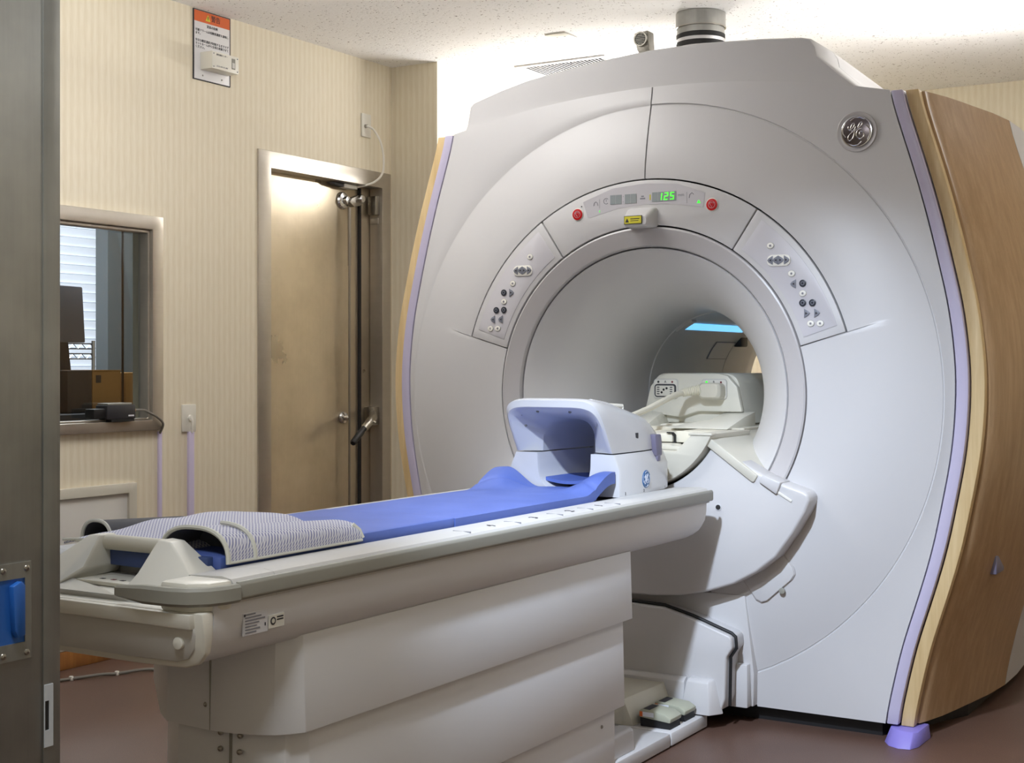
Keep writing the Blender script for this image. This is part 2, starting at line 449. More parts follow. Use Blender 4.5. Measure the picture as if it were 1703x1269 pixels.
obj('pull_bar', prism(B(), [(-2.972, 0.862), (-2.958, 0.868), (-2.951, 0.862), (-2.951, 0.792), (-2.962, 0.788), (-2.969, 0.80)], 'X', XD+0.001, XD+0.012), 'steel_blue_lit', pp, bevel=0.002, label='pull bar with blue light painted on')
for y, z in ((-2.942, 0.884), (-2.942, 0.766), (-2.982, 0.884), (-2.982, 0.766)):
    obj('screw', lathe(B(), [(0.001, 0), (0.0048, 0), (0.004, 0.002), (0.001, 0.003)], (XD+0.0028, y, z), 'X', 12), 'nickel', pp)
obj('strike_plate', grid_wall([-2.9115, -2.9105, -2.903, -2.896], [0.624, 0.648, 0.690, 0.713], [(-2.9105, -2.903, 0.648, 0.690)], lambda a, b: (XD+0.002, a, b), (0.0015, 0, 0)), 'steel_white', d2, label='pale strike plate')
obj('strike_slot', Box(XD+0.0018, XD+0.0022, -2.9105, -2.903, 0.648, 0.690), 'black_rubber', d2)

# ---------------------------------------------------------------- control room behind the glass
struct('floor_control', Box(-5.2, -2.32, -2.2, 3.2, -0.1, 0), 'floor_vinyl', smooth=False)
struct('ceiling_control', Box(-5.2, -2.32, -2.2, 3.2, 2.6, 2.7), 'room_paint', smooth=False)
struct('wall_control_back', Box(-5.2, -5.1, -2.2, 3.2, 0, 2.6), 'room_paint', smooth=False)
struct('wall_control_side', Box(-5.1, -2.4, 3.1, 3.2, 0, 2.6), 'room_paint', smooth=False)
struct('wall_control_near', Box(-5.1, -2.4, -2.2, -2.1, 0, 2.6), 'room_paint', smooth=False)
struct('trim_pillar', Box(-4.20, -4.10, 1.40, 3.1, 0, 2.6), 'pillar_blue', smooth=False)
w2 = struct('window_2', Box(-4.60, -4.56, 0.2, 1.75, 1.0, 2.4), 'steel_white', smooth=False)
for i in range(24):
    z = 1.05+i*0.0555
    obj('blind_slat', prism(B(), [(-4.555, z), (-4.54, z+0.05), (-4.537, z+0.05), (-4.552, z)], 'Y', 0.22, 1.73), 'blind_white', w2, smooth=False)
mon = thing('monitor', (-3.25, 0.36, 0.95), 'dark computer monitor seen from behind through the control room window', 'monitor')
obj('casing', prism(B(), [(0.14, 1.275), (0.45, 1.275), (0.432, 1.545), (0.14, 1.55)], 'X', -3.28, -3.22), 'monitor_back', mon, bevel=0.006)
obj('stand', prism(B(), [(0.24, 0.97), (0.40, 0.97), (0.36, 1.28), (0.28, 1.28)], 'X', -3.26, -3.24), 'monitor_black', mon)
obj('foot', Box(-3.36, -3.15, 0.2, 0.44, 0.95, 0.972), 'monitor_black', mon, bevel=0.004)
dk = thing('desk', (-3.2, 0.3, 0), 'dark desk under the monitor in the control room', 'desk')
obj('desktop', Box(-3.6, -2.75, -1.3, 0.95, 0.92, 0.95), 'desk_dark', dk, bevel=0.003)
obj('desk_panel', Box(-3.58, -3.54, -1.28, 0.93, 0, 0.92), 'desk_dark', dk)
for y in (-1.25, 0.90): obj('leg', Box(-3.5, -2.8, y-0.02, y+0.02, 0, 0.92), 'desk_dark', dk)
rk = thing('wire_rack', (-3.9, 0.8, 0), 'silver wire shelving behind the monitor in the control room', 'rack')
for zz in (1.255, 1.20):
    for dz in (0, 0.028):
        obj('rack_wire', tube(B(), [(-3.9, 0.4, zz+dz), (-3.9, 1.12, zz+dz)], 0.004, 6), 'chrome', rk)
    zig = [(-3.9, 0.4+0.03*i, zz+(0.028 if i % 2 else 0)) for i in range(25)]
    obj('truss_wire', tube(B(), zig, 0.0025, 5), 'chrome', rk)
for y in (0.41, 1.11): obj('post', tube(B(), [(-3.9, y, 0), (-3.9, y, 1.30)], 0.011, 8), 'chrome', rk)
cb = thing('carton', (-2.95, 0.22, 0.95), 'brown cardboard carton on the desk behind the window', 'box')
obj('carton_body', Box(-3.1, -2.9, 0.205, 0.375, 0.952, 1.14), 'carton', cb, bevel=0.002)
obj('carton_flap', Box(-3.1, -2.895, 0.203, 0.375, 1.14, 1.144), 'carton', cb)
obj('carton_label', Box(-2.9, -2.899, 0.225, 0.255, 1.085, 1.12), 'carton_dark', cb)
tag(obj('carton_dark_side', Box(-3.12, -2.9, 0.06, 0.202, 0.952, 1.142), 'carton_dark', bevel=0.003), 'dark left side of the cardboard carton behind the window', 'box')  # shaded side of the carton, put in as a separate darker box
tag(obj('carton', Box(-3.3, -3.0, 0.50, 0.72, 0.952, 1.13), 'carton', bevel=0.003), 'second brown carton farther right behind the window', 'box')
# black unit on the window sill, with its cable
du = thing('sill_monitor_unit', (-2.19, -0.32, 0.945), 'small black electronic unit lying on the window sill', 'device')
obj('unit_body', Box(-2.218, -2.150, -0.395, -0.245, 0.952, 1.008), 'monitor_black', du, bevel=0.004)
obj('unit_base', Box(-2.22, -2.148, -0.375, -0.255, 0.942, 0.952), 'black_rubber', du)
obj('unit_lid', Box(-2.214, -2.155, -0.388, -0.26, 1.008, 1.016), 'bumper_grey', du, bevel=0.002)
obj('lens_block', Box(-2.212, -2.158, -0.455, -0.395, 0.957, 0.995), 'black_rubber', du, bevel=0.005)
obj('name_tag', Box(-2.1502, -2.1494, -0.285, -0.255, 0.962, 0.968), 'label_white', du)
obj('cable_plug', tube(B(), [(-2.18, -0.246, 0.984), (-2.18, -0.225, 0.984)], 0.010, 10), 'carton', du)
obj('cable', tube(B(), [(-2.18, -0.226, 0.984), (-2.165, -0.19, 0.984), (-2.155, -0.165, 0.972), (-2.15, -0.13, 0.955), (-2.15, -0.095, 0.925), (-2.18, -0.084, 0.885)], 0.005, 8, sub=5), 'cable_grey', du)

# ---------------------------------------------------------------- wall fittings
def wall_plate(name, y0, y1, z0, z1, label, cat):
    t = thing(name, (XW, (y0+y1)/2, z0), label, cat)
    obj('cover_plate', Box(XW, XW+0.009, y0, y1, z0, z1), 'foot_plastic', t, bevel=0.003)
    return t
t = wall_plate('wall_outlet', 0.047, 0.129, 0.884, 1.0, 'cream wall outlet plate above the white cable trunking', 'outlet')
obj('cable_bushing', lathe(B(), [(0.001, 0.006), (0.014, 0.006), (0.012, 0.016), (0.001, 0.017)], (XW, 0.092, 0.942), 'X', 16), 'button_white', t)
obj('outlet_cable', tube(B(), [(XW+0.016, 0.092, 0.945), (XW+0.022, 0.094, 0.925), (XW+0.016, 0.096, 0.88)], 0.005, 8, sub=4), 'button_white', t)
t = wall_plate('switch_plate', 1.289, 1.363, 2.307, 2.424, 'cream wall plate above the steel door with a white cable', 'outlet')
obj('cable_bushing', lathe(B(), [(0.001, 0.006), (0.010, 0.006), (0.009, 0.02), (0.001, 0.021)], (XW, 1.315, 2.36), 'X', 16), 'nickel', t)
obj('plate_cable', tube(B(), [(XW+0.018, 1.315, 2.36), (XW+0.04, 1.34, 2.345), (XW+0.05, 1.385, 2.29), (XW+0.05, 1.412, 2.21), (XW+0.05, 1.40, 2.13), (XW+0.03, 1.35, 2.08), (-2.22, 1.29, 2.055)], 0.0055, 8, sub=6), 'button_white', t)
tag(obj('cable_trunking', Box(XW, XW+0.014, 0.082, 0.113, 0.0, 0.884), 'trunk_lavender_lit', bevel=0.002), 'white vertical cable trunking below the wall outlet', 'trunking')
tag(obj('cable_trunking', Box(XW, XW+0.012, -0.0895, -0.072, 0.0, 0.892), 'trunk_lavender_lit', bevel=0.002), 'narrow white cable trunking below the window corner', 'trunking')
# warning sign
R_ = (0, 1, 0); U_ = (0, 0, 1)
sg = thing('warning_sign', (XW, 0.23, 2.39), 'orange and white warning sign high on the left wall', 'sign')
obj('sign_board', Box(XW, XW+0.005, 0.118, 0.341, 2.391, 2.689), 'sign_white', sg, bevel=0.001)
obj('sign_border', plate_ring((0.116, 0.343, 2.389, 2.691), (0.120, 0.339, 2.393, 2.687), XW, XW+0.006), 'dark_print', sg)
obj('sign_header', Box(XW+0.005, XW+0.0056, 0.1205, 0.3385, 2.640, 2.6865), 'sign_orange', sg)
tri = obj('warning_triangle', prism(B(), [(0.188, 2.650), (0.218, 2.650), (0.203, 2.678)], 'X', XW+0.0055, XW+0.0062), 'label_yellow', sg)
obj('triangle_mark', prism(B(), [(0.2015, 2.655), (0.2045, 2.655), (0.2055, 2.669), (0.2005, 2.669)], 'X', XW+0.0062, XW+0.0066), 'dark_print', tri)
xs = XW+0.0056
text('sign_heading', '警告', 0.029, (xs+0.0006, 0.222, 2.664), R_, U_, 'dark_print', sg)
text('sign_subheading', '窒息の危険', 0.0135, (xs, 0.196, 2.626), R_, U_, 'dark_print', sg)
for i, (s_, z_) in enumerate([('可聴アラームは低酸素濃度を意味し', 2.603), ('ます。', 2.589), ('安全な酸素濃度が回復するまでマグ', 2.559), ('ネットルームから全員を退避させて', 2.545), ('ください。', 2.531)]):
    text('sign_text', s_, 0.0128, (xs, 0.127, z_), R_, U_, 'dark_print', sg)
for y in (0.172, 0.290): obj('sign_screw', lathe(B(), [(0.001, 0.005), (0.004, 0.005), (0.003, 0.007), (0.001, 0.0075)], (XW, y, 2.412), 'X', 10), 'nickel', sg)
ox = thing('oxygen_sensor', (XW+0.006, 0.238, 2.434), 'cream oxygen sensor box mounted over the warning sign', 'sensor')
obj('sensor_case', Box(XW+0.006, XW+0.075, 0.155, 0.321, 2.434, 2.508), 'foot_plastic', ox, bevel=0.002)
xf = XW+0.0752
g_ = obj('sensor_grille', Box(xf, xf+0.0008, 0.276, 0.298, 2.450, 2.496), 'bumper_grey', ox)
obj('grille_slot', Box(xf+0.0008, xf+0.0012, 0.279, 0.295, 2.455, 2.478), 'foot_grey', g_)
text('sensor_title', '酸素濃度センサー', 0.0085, (xf, 0.182, 2.496), R_, U_, 'dark_print', ox)
text('sensor_model', 'FCX-OM-10 -007', 0.0095, (xf, 0.184, 2.447), R_, U_, 'grey_print', ox)
for y, z in ((0.166, 2.499), (0.312, 2.499), (0.166, 2.443), (0.312, 2.443)):
    obj('sensor_screw', lathe(B(), [(0.001, 0), (0.003, 0), (0.002, 0.0015), (0.001, 0.0018)], (xf, y, z), 'X', 10), 'grey_print', ox)

# ---------------------------------------------------------------- ceiling fittings
vn = thing('ceiling_vent', (-1.37, 2.0, ZC), 'white slatted air vent in the ceiling behind the scanner', 'vent')
obj('vent_frame', grid_wall([-1.63, -1.60, -1.14, -1.11], [1.84, 1.87, 2.15, 2.18], [(-1.60, -1.14, 1.87, 2.15)], lambda a, b: (a, b, ZC), (0, 0, -0.008)), 'white_plastic', vn)
obj('vent_duct', Box(-1.60, -1.14, 1.87, 2.15, ZC-0.001, ZC-0.0005), 'inner_dark', vn)
sl = None
for i in range(22):
    x = -1.592+i*0.0208
    if sl is None:
        sl = obj('slat', prism(B(), [(x, ZC-0.001), (x+0.003, ZC-0.001), (x+0.012, ZC-0.010), (x+0.009, ZC-0.010)], 'Y', 1.872, 2.148), 'white_plastic', vn, smooth=False); x0_ = sl.location.x
    else:
        c_ = sl.copy(); COL.objects.link(c_); c_.location.x = x0_+i*0.0208
t = thing('ceiling_detector', (-1.10, 1.385, ZC), 'flat square white cover plate on the ceiling left of the scanner', 'detector')
obj('detector_cover', Box(-1.155, -1.047, 1.325, 1.445, ZC-0.006, ZC), 'foot_plastic', t, bevel=0.002)
for dx in (-0.02, 0.02): obj('detector_dot', lathe(B(), [(0.001, -0.007), (0.004, -0.007), (0.004, -0.005), (0.001, -0.005)], (-1.10+dx, 1.385, ZC), 'Z', 10), 'grey_print', t)

qp = thing('quench_pipe', (-0.385, 1.35, 2.2), 'steel vent pipe with black rubber bands rising from the scanner top to the ceiling', 'pipe')
def ring_z(name, r, z0, z1, m, flare=0.0):
    return obj(name, lathe(B(), [(r-0.004, z0), (r+flare, z0+0.001), (r+flare, z1-0.001), (r-0.004, z1)], (-0.385, 1.35, 0), 'Z', 48), m, qp)
ring_z('pipe_body', 0.098, 2.15, 2.62, 'duct_steel')
ring_z('pipe_collar', 0.103, 2.60, 2.64, 'duct_steel'); ring_z('pipe_flange', 0.108, 2.632, 2.694, 'duct_steel')
ring_z('pipe_bead', 0.110, 2.627, 2.634, 'nickel')
for z in (2.590, 2.5535, 2.517): ring_z('rubber_band', 0.106, z-0.0105, z+0.0105, 'black_rubber')
for z in (2.572, 2.5355): ring_z('clamp_band', 0.106, z-0.008, z+0.008, 'chrome')
ring_z('pipe_boot', 0.105, 2.15, 2.508, 'black_rubber')

# ---------------------------------------------------------------- MRI scanner
ISO = 1.07
sc_ = thing('mri_scanner', (0, 0.8, 0), 'large white and wood MRI scanner with a round bore', 'scanner')
WT = [(0.05, 0.796), (0.296, 0.85), (0.45, 0.90), (0.6, 0.944), (0.67, 0.958), (0.89, 1.001), (1.035, 1.013), (1.095, 1.0145), (1.181, 1.013), (1.323, 0.996), (1.364, 0.990), (1.479, 0.962), (1.58, 0.940), (1.638, 0.924), (1.758, 0.892), (1.838, 0.866), (1.937, 0.836), (2.025, 0.807)]
def wz(z):
    # smooth the table a little
    def raw(q):
        if q <= WT[0][0]: return WT[0][1]
        for (a, p), (c, r) in zip(WT, WT[1:]):
            if q <= c: return p+(r-p)*(q-a)/(c-a)
        return WT[-1][1]
    return sum(raw(min(2.025, max(0.05, z+d)))*k for d, k in ((-0.09, 1), (-0.045, 2), (0, 3), (0.045, 2), (0.09, 1)))/9
ZT, ZB = 2.025, 0.05
outl = []   # right half outline from top centre to bottom centre
for i in range(13):
    x = wz(ZT)*i/12; outl.append((x, 2.118-(2.118-ZT)*(x/wz(ZT))**2))
for i in range(1, 61):
    z = ZT-(ZT-ZB)*i/60; outl.append((wz(z), z))
for i in range(1, 9): outl.append((wz(ZB)*(1-i/8), ZB))
def fy(r):
    if r <= 0.74: return 0.0
    if r <= 0.985: return 0.050*((r-0.74)/0.245)**1.4
    return 0.048+0.012*min(1, (r-0.985)/0.1)
def face_half(sgn, a_lo, seam):
    """front cover half: rows of radii out to the outline; sgn +1 right, -1 left"""
    bm = B(); cols = []
    for (x, z) in outl:
        ang = math.atan2(z-ISO, x); R = math.hypot(x, z-ISO)
        if math.degrees(ang) < a_lo: continue
        cols.append((ang, R))
    # extra columns exactly at the sector ends
    for extra in (math.radians(15.9), math.radians(16.15), math.radians(a_lo)):
        for (p, q) in zip(outl, outl[1:]):
            a1 = math.atan2(p[1]-ISO, p[0]); a2 = math.atan2(q[1]-ISO, q[0])
            if a1 >= extra >= a2:
                k = (a1-extra)/(a1-a2+1e-9); x = p[0]+(q[0]-p[0])*k; z = p[1]+(q[1]-p[1])*k
                cols.append((extra, math.hypot(x, z-ISO)))
    cols.sort(key=lambda c: -c[0])
    fr_ = [0, 0.1, 0.25, 0.4, 0.55, 0.7, 0.85, 0.97]
    rings = []
    for ang, R in cols:
        r0 = 0.728 if math.degrees(ang) > 16 else 0.5685
        rr = [r0+(0.979-r0)*f for f in fr_]
        gd = 0.003 if sgn > 0 else 0.0004; sd = 0.002 if sgn > 0 else 0.0
        row = [(r, fy(r)) for r in rr]+[(0.980, fy(0.979)), (0.982, fy(0.979)+gd), (0.985, fy(0.979)+gd), (0.9870, fy(0.979)-sd)]
        row += [(0.987+(R-0.987)*f, 0.048+0.012*f) for f in (0.35, 0.7, 1.0)]
        ring = []
        for r, y in row:
            x = r*math.cos(ang)*sgn
            if ang > math.radians(89.0): x += sgn*seam
            ring.append((x, y, ISO+r*math.sin(ang)))
        rings.append(ring)
    loft(bm, rings, closed=False)
    bm.normal_update()
    if sum(f.normal.y for f in bm.faces) > 0: bmesh.ops.reverse_faces(bm, faces=bm.faces[:])
    return skirt(bm, (0, 0.035, 0))
obj('front_cover', face_half(1, -69.6, 0.0025), 'white_plastic', sc_, ang=25)
obj('front_cover', face_half(-1, -69.6, 0.0025), 'white_plastic', sc_, ang=25)
# dark backing added behind the joints to block light
full = outl+[(-x, z) for x, z in reversed(outl[1:-1])]
bm = B(); n = len(full)
ri = []; ro = []
for x, z in full:
    a = math.atan2(z-ISO, x); ri.append((0.55*math.cos(a), 0.085, ISO+0.55*math.sin(a)))
    ro.append((x*0.985, 0.085, ISO+(z-ISO)*0.985))
loft(bm, [ri, ro]); obj('joint_backing', bm, 'gap_dark', sc_, smooth=False)
bm = B(); loft(bm, [[(x*0.985, 0.09, ISO+(z-ISO)*0.985) for x, z in full], [(x*0.99, 1.88, ISO+(z-ISO)*0.985) for x, z in full],
                    [(0.43*math.cos(math.atan2(z-ISO, x)), 1.90, ISO+0.43*math.sin(math.atan2(z-ISO, x))) for x, z in full]])
obj('body_shell', bm, 'white_plastic', sc_)
obj('plinth', prism(B(), [(-0.78, 0.10), (0.78, 0.10), (0.95, 0.5), (0.95, 1.4), (0.8, 1.65), (-0.8, 1.65), (-0.95, 1.4), (-0.95, 0.5)], 'Z', 0.0, 0.06), 'black_rubber', sc_, smooth=False)
# ring, flare and tube (lathes about the bore axis)
obj('bore_ring', lathe(B(), [(0.5655, 0.03), (0.5655, 0.004), (0.5635, -0.002), (0.558, -0.004), (0.512, 0.010), (0.503, 0.014), (0.4985, 0.022), (0.4985, 0.045)], (0, 0, ISO), 'Y', 144), 'ring_grey', sc_)
fl = [(0.496, 0.045), (0.4955, 0.030), (0.492, 0.024)]
for i in range(1, 33):
    t_ = (i/32)**1.25; fl.append((0.300+0.190*(1-t_)**4.2, 0.024+0.63*t_))
obj('bore_flare', lathe(B(), fl, (0, 0, ISO), 'Y', 144, flip=True), 'white_plastic', sc_, ang=60)
tb = obj('bore_tube', lathe(B(), [(0.301, 0.652), (0.297, 0.656), (0.297, 1.36), (0.299, 1.361), (0.299, 1.365), (0.298, 1.366), (0.300, 1.50), (0.308, 1.65), (0.335, 1.80), (0.42, 1.90)], (0, 0, ISO), 'Y', 96, flip=True), 'white_plastic', sc_, ang=40)
def on_tube(pts, r):  # (angle deg, y) patch on the tube wall
    return [(r*math.cos(math.radians(a)), y, ISO+r*math.sin(math.radians(a))) for a, y in pts]
def tube_patch(a0, a1, y0, y1, r0, r1, k=6):
    bm = B(); rings = []
    for rr in (r0, r1):
        pass
    inner = [[(r1*math.cos(math.radians(a0+(a1-a0)*i/k)), y, ISO+r1*math.sin(math.radians(a0+(a1-a0)*i/k))) for i in range(k+1)] for y in (y0, y1)]
    outer = [[(r0*math.cos(math.radians(a0+(a1-a0)*i/k)), y, ISO+r0*math.sin(math.radians(a0+(a1-a0)*i/k))) for i in range(k+1)] for y in (y0, y1)]
    loft(bm, [inner[0]+list(reversed(outer[0])), inner[1]+list(reversed(outer[1]))], True, True, True)
    return bm
obj('light_strip', tube_patch(119, 126.5, 0.70, 1.30, 0.2965, 0.292), 'light_strip', tb, label='glowing blue light strip')
obj('strip_housing', tube_patch(114, 129, 0.655, 0.70, 0.2965, 0.288), 'white_plastic', tb)
obj('hatch_outline', tube_patch(139, 155.5, 1.145, 1.355, 0.2965, 0.2945), 'grey_print', tb)
obj('hatch_lid', tube_patch(139.6, 154.9, 1.152, 1.348, 0.2960, 0.2935), 'white_plastic', tb)
obj('bore_camera', Box(-0.245, -0.205, 1.37, 1.45, 1.245, 1.29), 'monitor_black', tb, bevel=0.008)

# upper arch panels
def sector(a0, a1, r0, r1, y, th, step=2.0):
    n_ = max(2, int(abs(a1-a0)/step)); bm = B()
    poly = [(r0*math.cos(math.radians(a0+(a1-a0)*i/n_)), r0*math.sin(math.radians(a0+(a1-a0)*i/n_))) for i in range(n_+1)]
    poly += [(r1*math.cos(math.radians(a1+(a0-a1)*i/n_)), r1*math.sin(math.radians(a1+(a0-a1)*i/n_))) for i in range(n_+1)]
    return prism(bm, [(p[0], p[1]+ISO) for p in poly], 'Y', y, y+th)
CX_ = 0.0
dp = obj('display_panel', sector(56.5, 123.5, 0.570, 0.7225, -0.003, 0.04), 'white_plastic', sc_, bevel=0.003, seg=2)
cps = []
for s_ in (1, -1):
    a0, a1 = (16.2, 56.1) if s_ > 0 else (123.9, 163.8)
    cp = obj('control_panel', sector(a0, a1, 0.570, 0.7225, -0.003, 0.04), 'white_plastic', sc_, bevel=0.003)
    inset = obj('keypad', sector(a0+2.2, a1-2.6, 0.588, 0.703, -0.0046, 0.003), 'panel_grey', cp, bevel=0.0008)
    cps.append(cp)
YK = -0.0046
def dot(name, x, z, r, m, parent, h=0.003, sx=1.0, y=YK, bev=0.001):
    return obj(name, prism(B(), disc((x, z), r, 24, sx), 'Y', y-h, y), m, parent, bevel=bev)
def tri_btn(x, z, d, parent, y=YK):  # arrow key, d=+1 points to +x
    w_, h_ = 0.0092, 0.0145
    p = [(x-d*w_, z+h_), (x+d*w_*0.5, z+h_*0.45), (x+d*w_, z), (x+d*w_*0.5, z-h_*0.45), (x-d*w_, z-h_)]
    o = obj('arrow_key', prism(B(), p, 'Y', y-0.0035, y), 'button_grey', parent, bevel=0.001)
    obj('key_mark', prism(B(), [(x-d*0.005, z+0.004), (x+d*0.003, z), (x-d*0.005, z-0.004)], 'Y', y-0.0040, y-0.0034), 'dark_print', parent)
    return o
RB = dict(white=[(0.448, 1.551), (0.519, 1.459), (0.556, 1.395), (0.582, 1.299), (0.613, 1.299)],
          dark=[(0.556, 1.427), (0.556, 1.365), (0.588, 1.3645)],
          tri_out=[(0.570, 1.3315), (0.603, 1.3315)], tri_in=[(0.524, 1.426)])
for s_, cp in zip((1, -1), cps):
    for x, z in RB['white']:
        dot('oval_rim', s_*x, z, 0.0105, 'bumper_grey', cp, 0.0015, 1.18)
        dot('oval_button', s_*x, z, 0.0096, 'button_white', cp, 0.0030, 1.18)
        dot('button_mark', s_*x, z, 0.0036, 'grey_print', cp, 0.0034, 1.0, bev=0)
    for x, z in RB['dark']:
        dot('round_button', s_*x, z, 0.0115, 'button_dark', cp, 0.0035)
        dot('button_ring', s_*x, z, 0.0062, 'button_grey', cp, 0.0038, bev=0)
        dot('button_mark', s_*x, z, 0.0040, 'button_dark', cp, 0.0041, bev=0)
    for x, z in RB['tri_out']: tri_btn(s_*x, z, s_, cp)
    for x, z in RB['tri_in']: tri_btn(s_*x, z, -s_, cp)
    obj('arrow_pad', prism(B(), rrect(s_*0.4765-0.039, s_*0.4765+0.039, 1.484, 1.521, 0.016), 'Y', YK-0.004, YK), 'button_white', cp, bevel=0.002)
    for k, dx in enumerate((-0.0285, -0.0105, 0.0085, 0.0275)):
        tri_btn(s_*0.4765+dx, 1.5035, -1 if k < 2 else 1, cp, YK-0.003)
# display panel contents
YD = -0.003
obj('display_border', prism(B(), [(-0.236, 1.732), (-0.12, 1.772), (0.0, 1.781), (0.12, 1.773), (0.222, 1.736), (0.214, 1.690), (0.205, 1.690), (0.10, 1.706), (0, 1.710), (-0.10, 1.702), (-0.208, 1.676), (-0.217, 1.678)], 'Y', YD-0.0008, YD), 'panel_grey', dp)
for x0, x1, nseg in ((-0.129, -0.0865, 2), (-0.073, -0.030, 2), (0.029, 0.1165, 4)):
    lc = obj('readout', Box(x0, x1, YD-0.0022, YD, 1.717, 1.7485), 'lcd_grey', dp)
    for i in range(1, nseg):
        obj('readout_gap', Box(x0+(x1-x0)*i/nseg-0.0004, x0+(x1-x0)*i/nseg+0.0004, YD-0.0025, YD-0.0021, 1.717, 1.7485), 'panel_grey', lc)
SEG = {'1': 'bc', '2': 'abged', '5': 'afgcd'}
def seg_digit(ch, x, z, wd, ht, y, parent):
    t_ = 0.0031; sl_ = 0.12
    def q(pts):
        return [(x+a+(b_-0)*sl_, z+b_) for a, b_ in pts]
    h2 = ht/2
    S_ = {'a': (0.001, ht-t_, wd-0.001, ht), 'd': (0.001, 0, wd-0.001, t_), 'g': (0.0015, h2-t_/2, wd-0.0015, h2+t_/2),
          'b': (wd-t_, h2+0.0009, wd, ht-0.0009), 'c': (wd-t_, 0.0009, wd, h2-0.0009), 'f': (0, h2+0.0009, t_, ht-0.0009), 'e': (0, 0.0009, t_, h2-0.0009)}
    for k in SEG[ch]:
        a, b_, c, d = S_[k]
        obj('digit_segment', prism(B(), q([(a, b_), (c, b_), (c, d), (a, d)]), 'Y', y-0.001, y), 'digit_green', parent, smooth=False)
for ch, x in (('1', 0.050), ('2', 0.0725), ('5', 0.0945)): seg_digit(ch, x, 1.7205, 0.0145, 0.025, YD-0.0022, dp)
obj('divider_line', Box(-0.1715, -0.1705, YD-0.0012, YD, 1.706, 1.738), 'grey_print', dp)
obj('divider_line', Box(0.1555, 0.1565, YD-0.0012, YD, 1.705, 1.742), 'grey_print', dp)
for zz in (1.724, 1.742): dot('colon_dot', -0.0797, zz-0.0, 0.0012, 'grey_print', dp, 0.001, y=YD, bev=0)
obj('clock_icon', prism(B(), [((0.0105 if i % 2 == 0 else 0.0105)*math.cos(a)-0.145, 0.0105*math.sin(a)+1.730) for i, a in enumerate([math.radians(40+k*12) for k in range(24)])]+[(0.0085*math.cos(a)-0.145, 0.0085*math.sin(a)+1.730) for a in [math.radians(40+k*12) for k in range(23, -1, -1)]], 'Y', YD-0.0014, YD), 'grey_print', dp, smooth=False)
obj('clock_hand', Box(-0.1458, -0.1442, YD-0.0014, YD, 1.728, 1.736), 'grey_print', dp)
obj('couch_icon', prism(B(), [(-0.016, 1.728), (0.003, 1.728), (0.003, 1.733), (-0.016, 1.733)], 'Y', YD-0.0014, YD), 'grey_print', dp)
obj('head_icon', Box(-0.012, -0.002, YD-0.0014, YD, 1.736, 1.740), 'grey_print', dp)
obj('headphone_icon', tube(B(), [(-0.193, YD-0.001, 1.716), (-0.191, YD-0.001, 1.726), (-0.185, YD-0.001, 1.730), (-0.179, YD-0.001, 1.726), (-0.177, YD-0.001, 1.716)], 0.0011, 6), 'grey_print', dp)
text('unit_text', 'mm', 0.015, (0.123, YD-0.0008, 1.7345), (1, 0, 0), (0, 0, 1), 'grey_print', dp)
obj('fan_icon', tube(B(), [(0.164, YD-0.001, 1.722), (0.166, YD-0.001, 1.733), (0.174, YD-0.001, 1.739), (0.181, YD-0.001, 1.733)], 0.0011, 6), 'grey_print', dp)
obj('status_light', prism(B(), [(0.192, 1.703), (0.205, 1.703), (0.1985, 1.714)], 'Y', YD-0.0014, YD), 'led_green', dp)
obj('status_light', Box(0.0195, 0.0235, YD-0.0014, YD, 1.724, 1.742), 'label_yellow', dp)
obj('status_light', Box(-0.1715, -0.1698, YD-0.0014, YD, 1.693, 1.700), 'led_green', dp)
dot('indicator_dot', -0.241, 1.717, 0.0022, 'dark_print', dp, 0.0012, y=YD, bev=0)
for x, z in ((-0.256, 1.690), (0.246, 1.695)):
    dot('button_bezel', x, z, 0.0225, 'button_white', dp, 0.002, y=YD)
    eb = dot('stop_button', x, z, 0.0195, 'red_button', dp, 0.005, y=YD)
    tri_ = [(x-0.0085, z+0.006), (x+0.0085, z+0.006), (x, z-0.0085)]
    obj('stop_icon', tube(B(), [(a, YD-0.0052, b_) for a, b_ in tri_+tri_[:1]], 0.0007, 5), 'icon_light', eb)
    obj('stop_icon', tube(B(), [(x+0.0115*math.cos(k*PI/8), YD-0.0052, z+0.0115*math.sin(k*PI/8)) for k in range(17)], 0.0006, 5), 'icon_light', eb)
# laser alignment housing under the display
bm = B()
loft(bm, [[(x, YD+0.002, z) for x, z in rrect(-0.062, 0.050, 1.630, 1.700, 0.014)], [(x, -0.020, z) for x, z in rrect(-0.058, 0.046, 1.632, 1.696, 0.013)],
          [(x, -0.052, z) for x, z in rrect(-0.054, 0.036, 1.632, 1.672, 0.012)], [(x, -0.058, z) for x, z in rrect(-0.050, 0.032, 1.636, 1.664, 0.010)]], True, True, True)
lz = obj('laser_housing', bm, 'white_plastic', dp, bevel=0.0)
bm = B(); prism(bm, [(-0.048, 1.640), (0.018, 1.640), (0.018, 1.668), (-0.048, 1.668)], 'Y', -0.0615, -0.058)
yl = obj('laser_border', bm, 'dark_print', dp)
obj('laser_label', Box(-0.046, 0.016, -0.0622, -0.0612, 1.642, 1.666), 'label_yellow', dp, label='yellow laser warning label')
obj('label_print', Box(-0.024, 0.010, -0.0626, -0.0621, 1.656, 1.6585), 'dark_print', dp)
obj('label_print', Box(-0.024, 0.006, -0.0626, -0.0621, 1.650, 1.652), 'dark_print', dp)
obj('label_symbol', prism(B(), [(-0.043, 1.646), (-0.029, 1.646), (-0.036, 1.660)], 'Y', -0.0626, -0.0621), 'dark_print', dp)
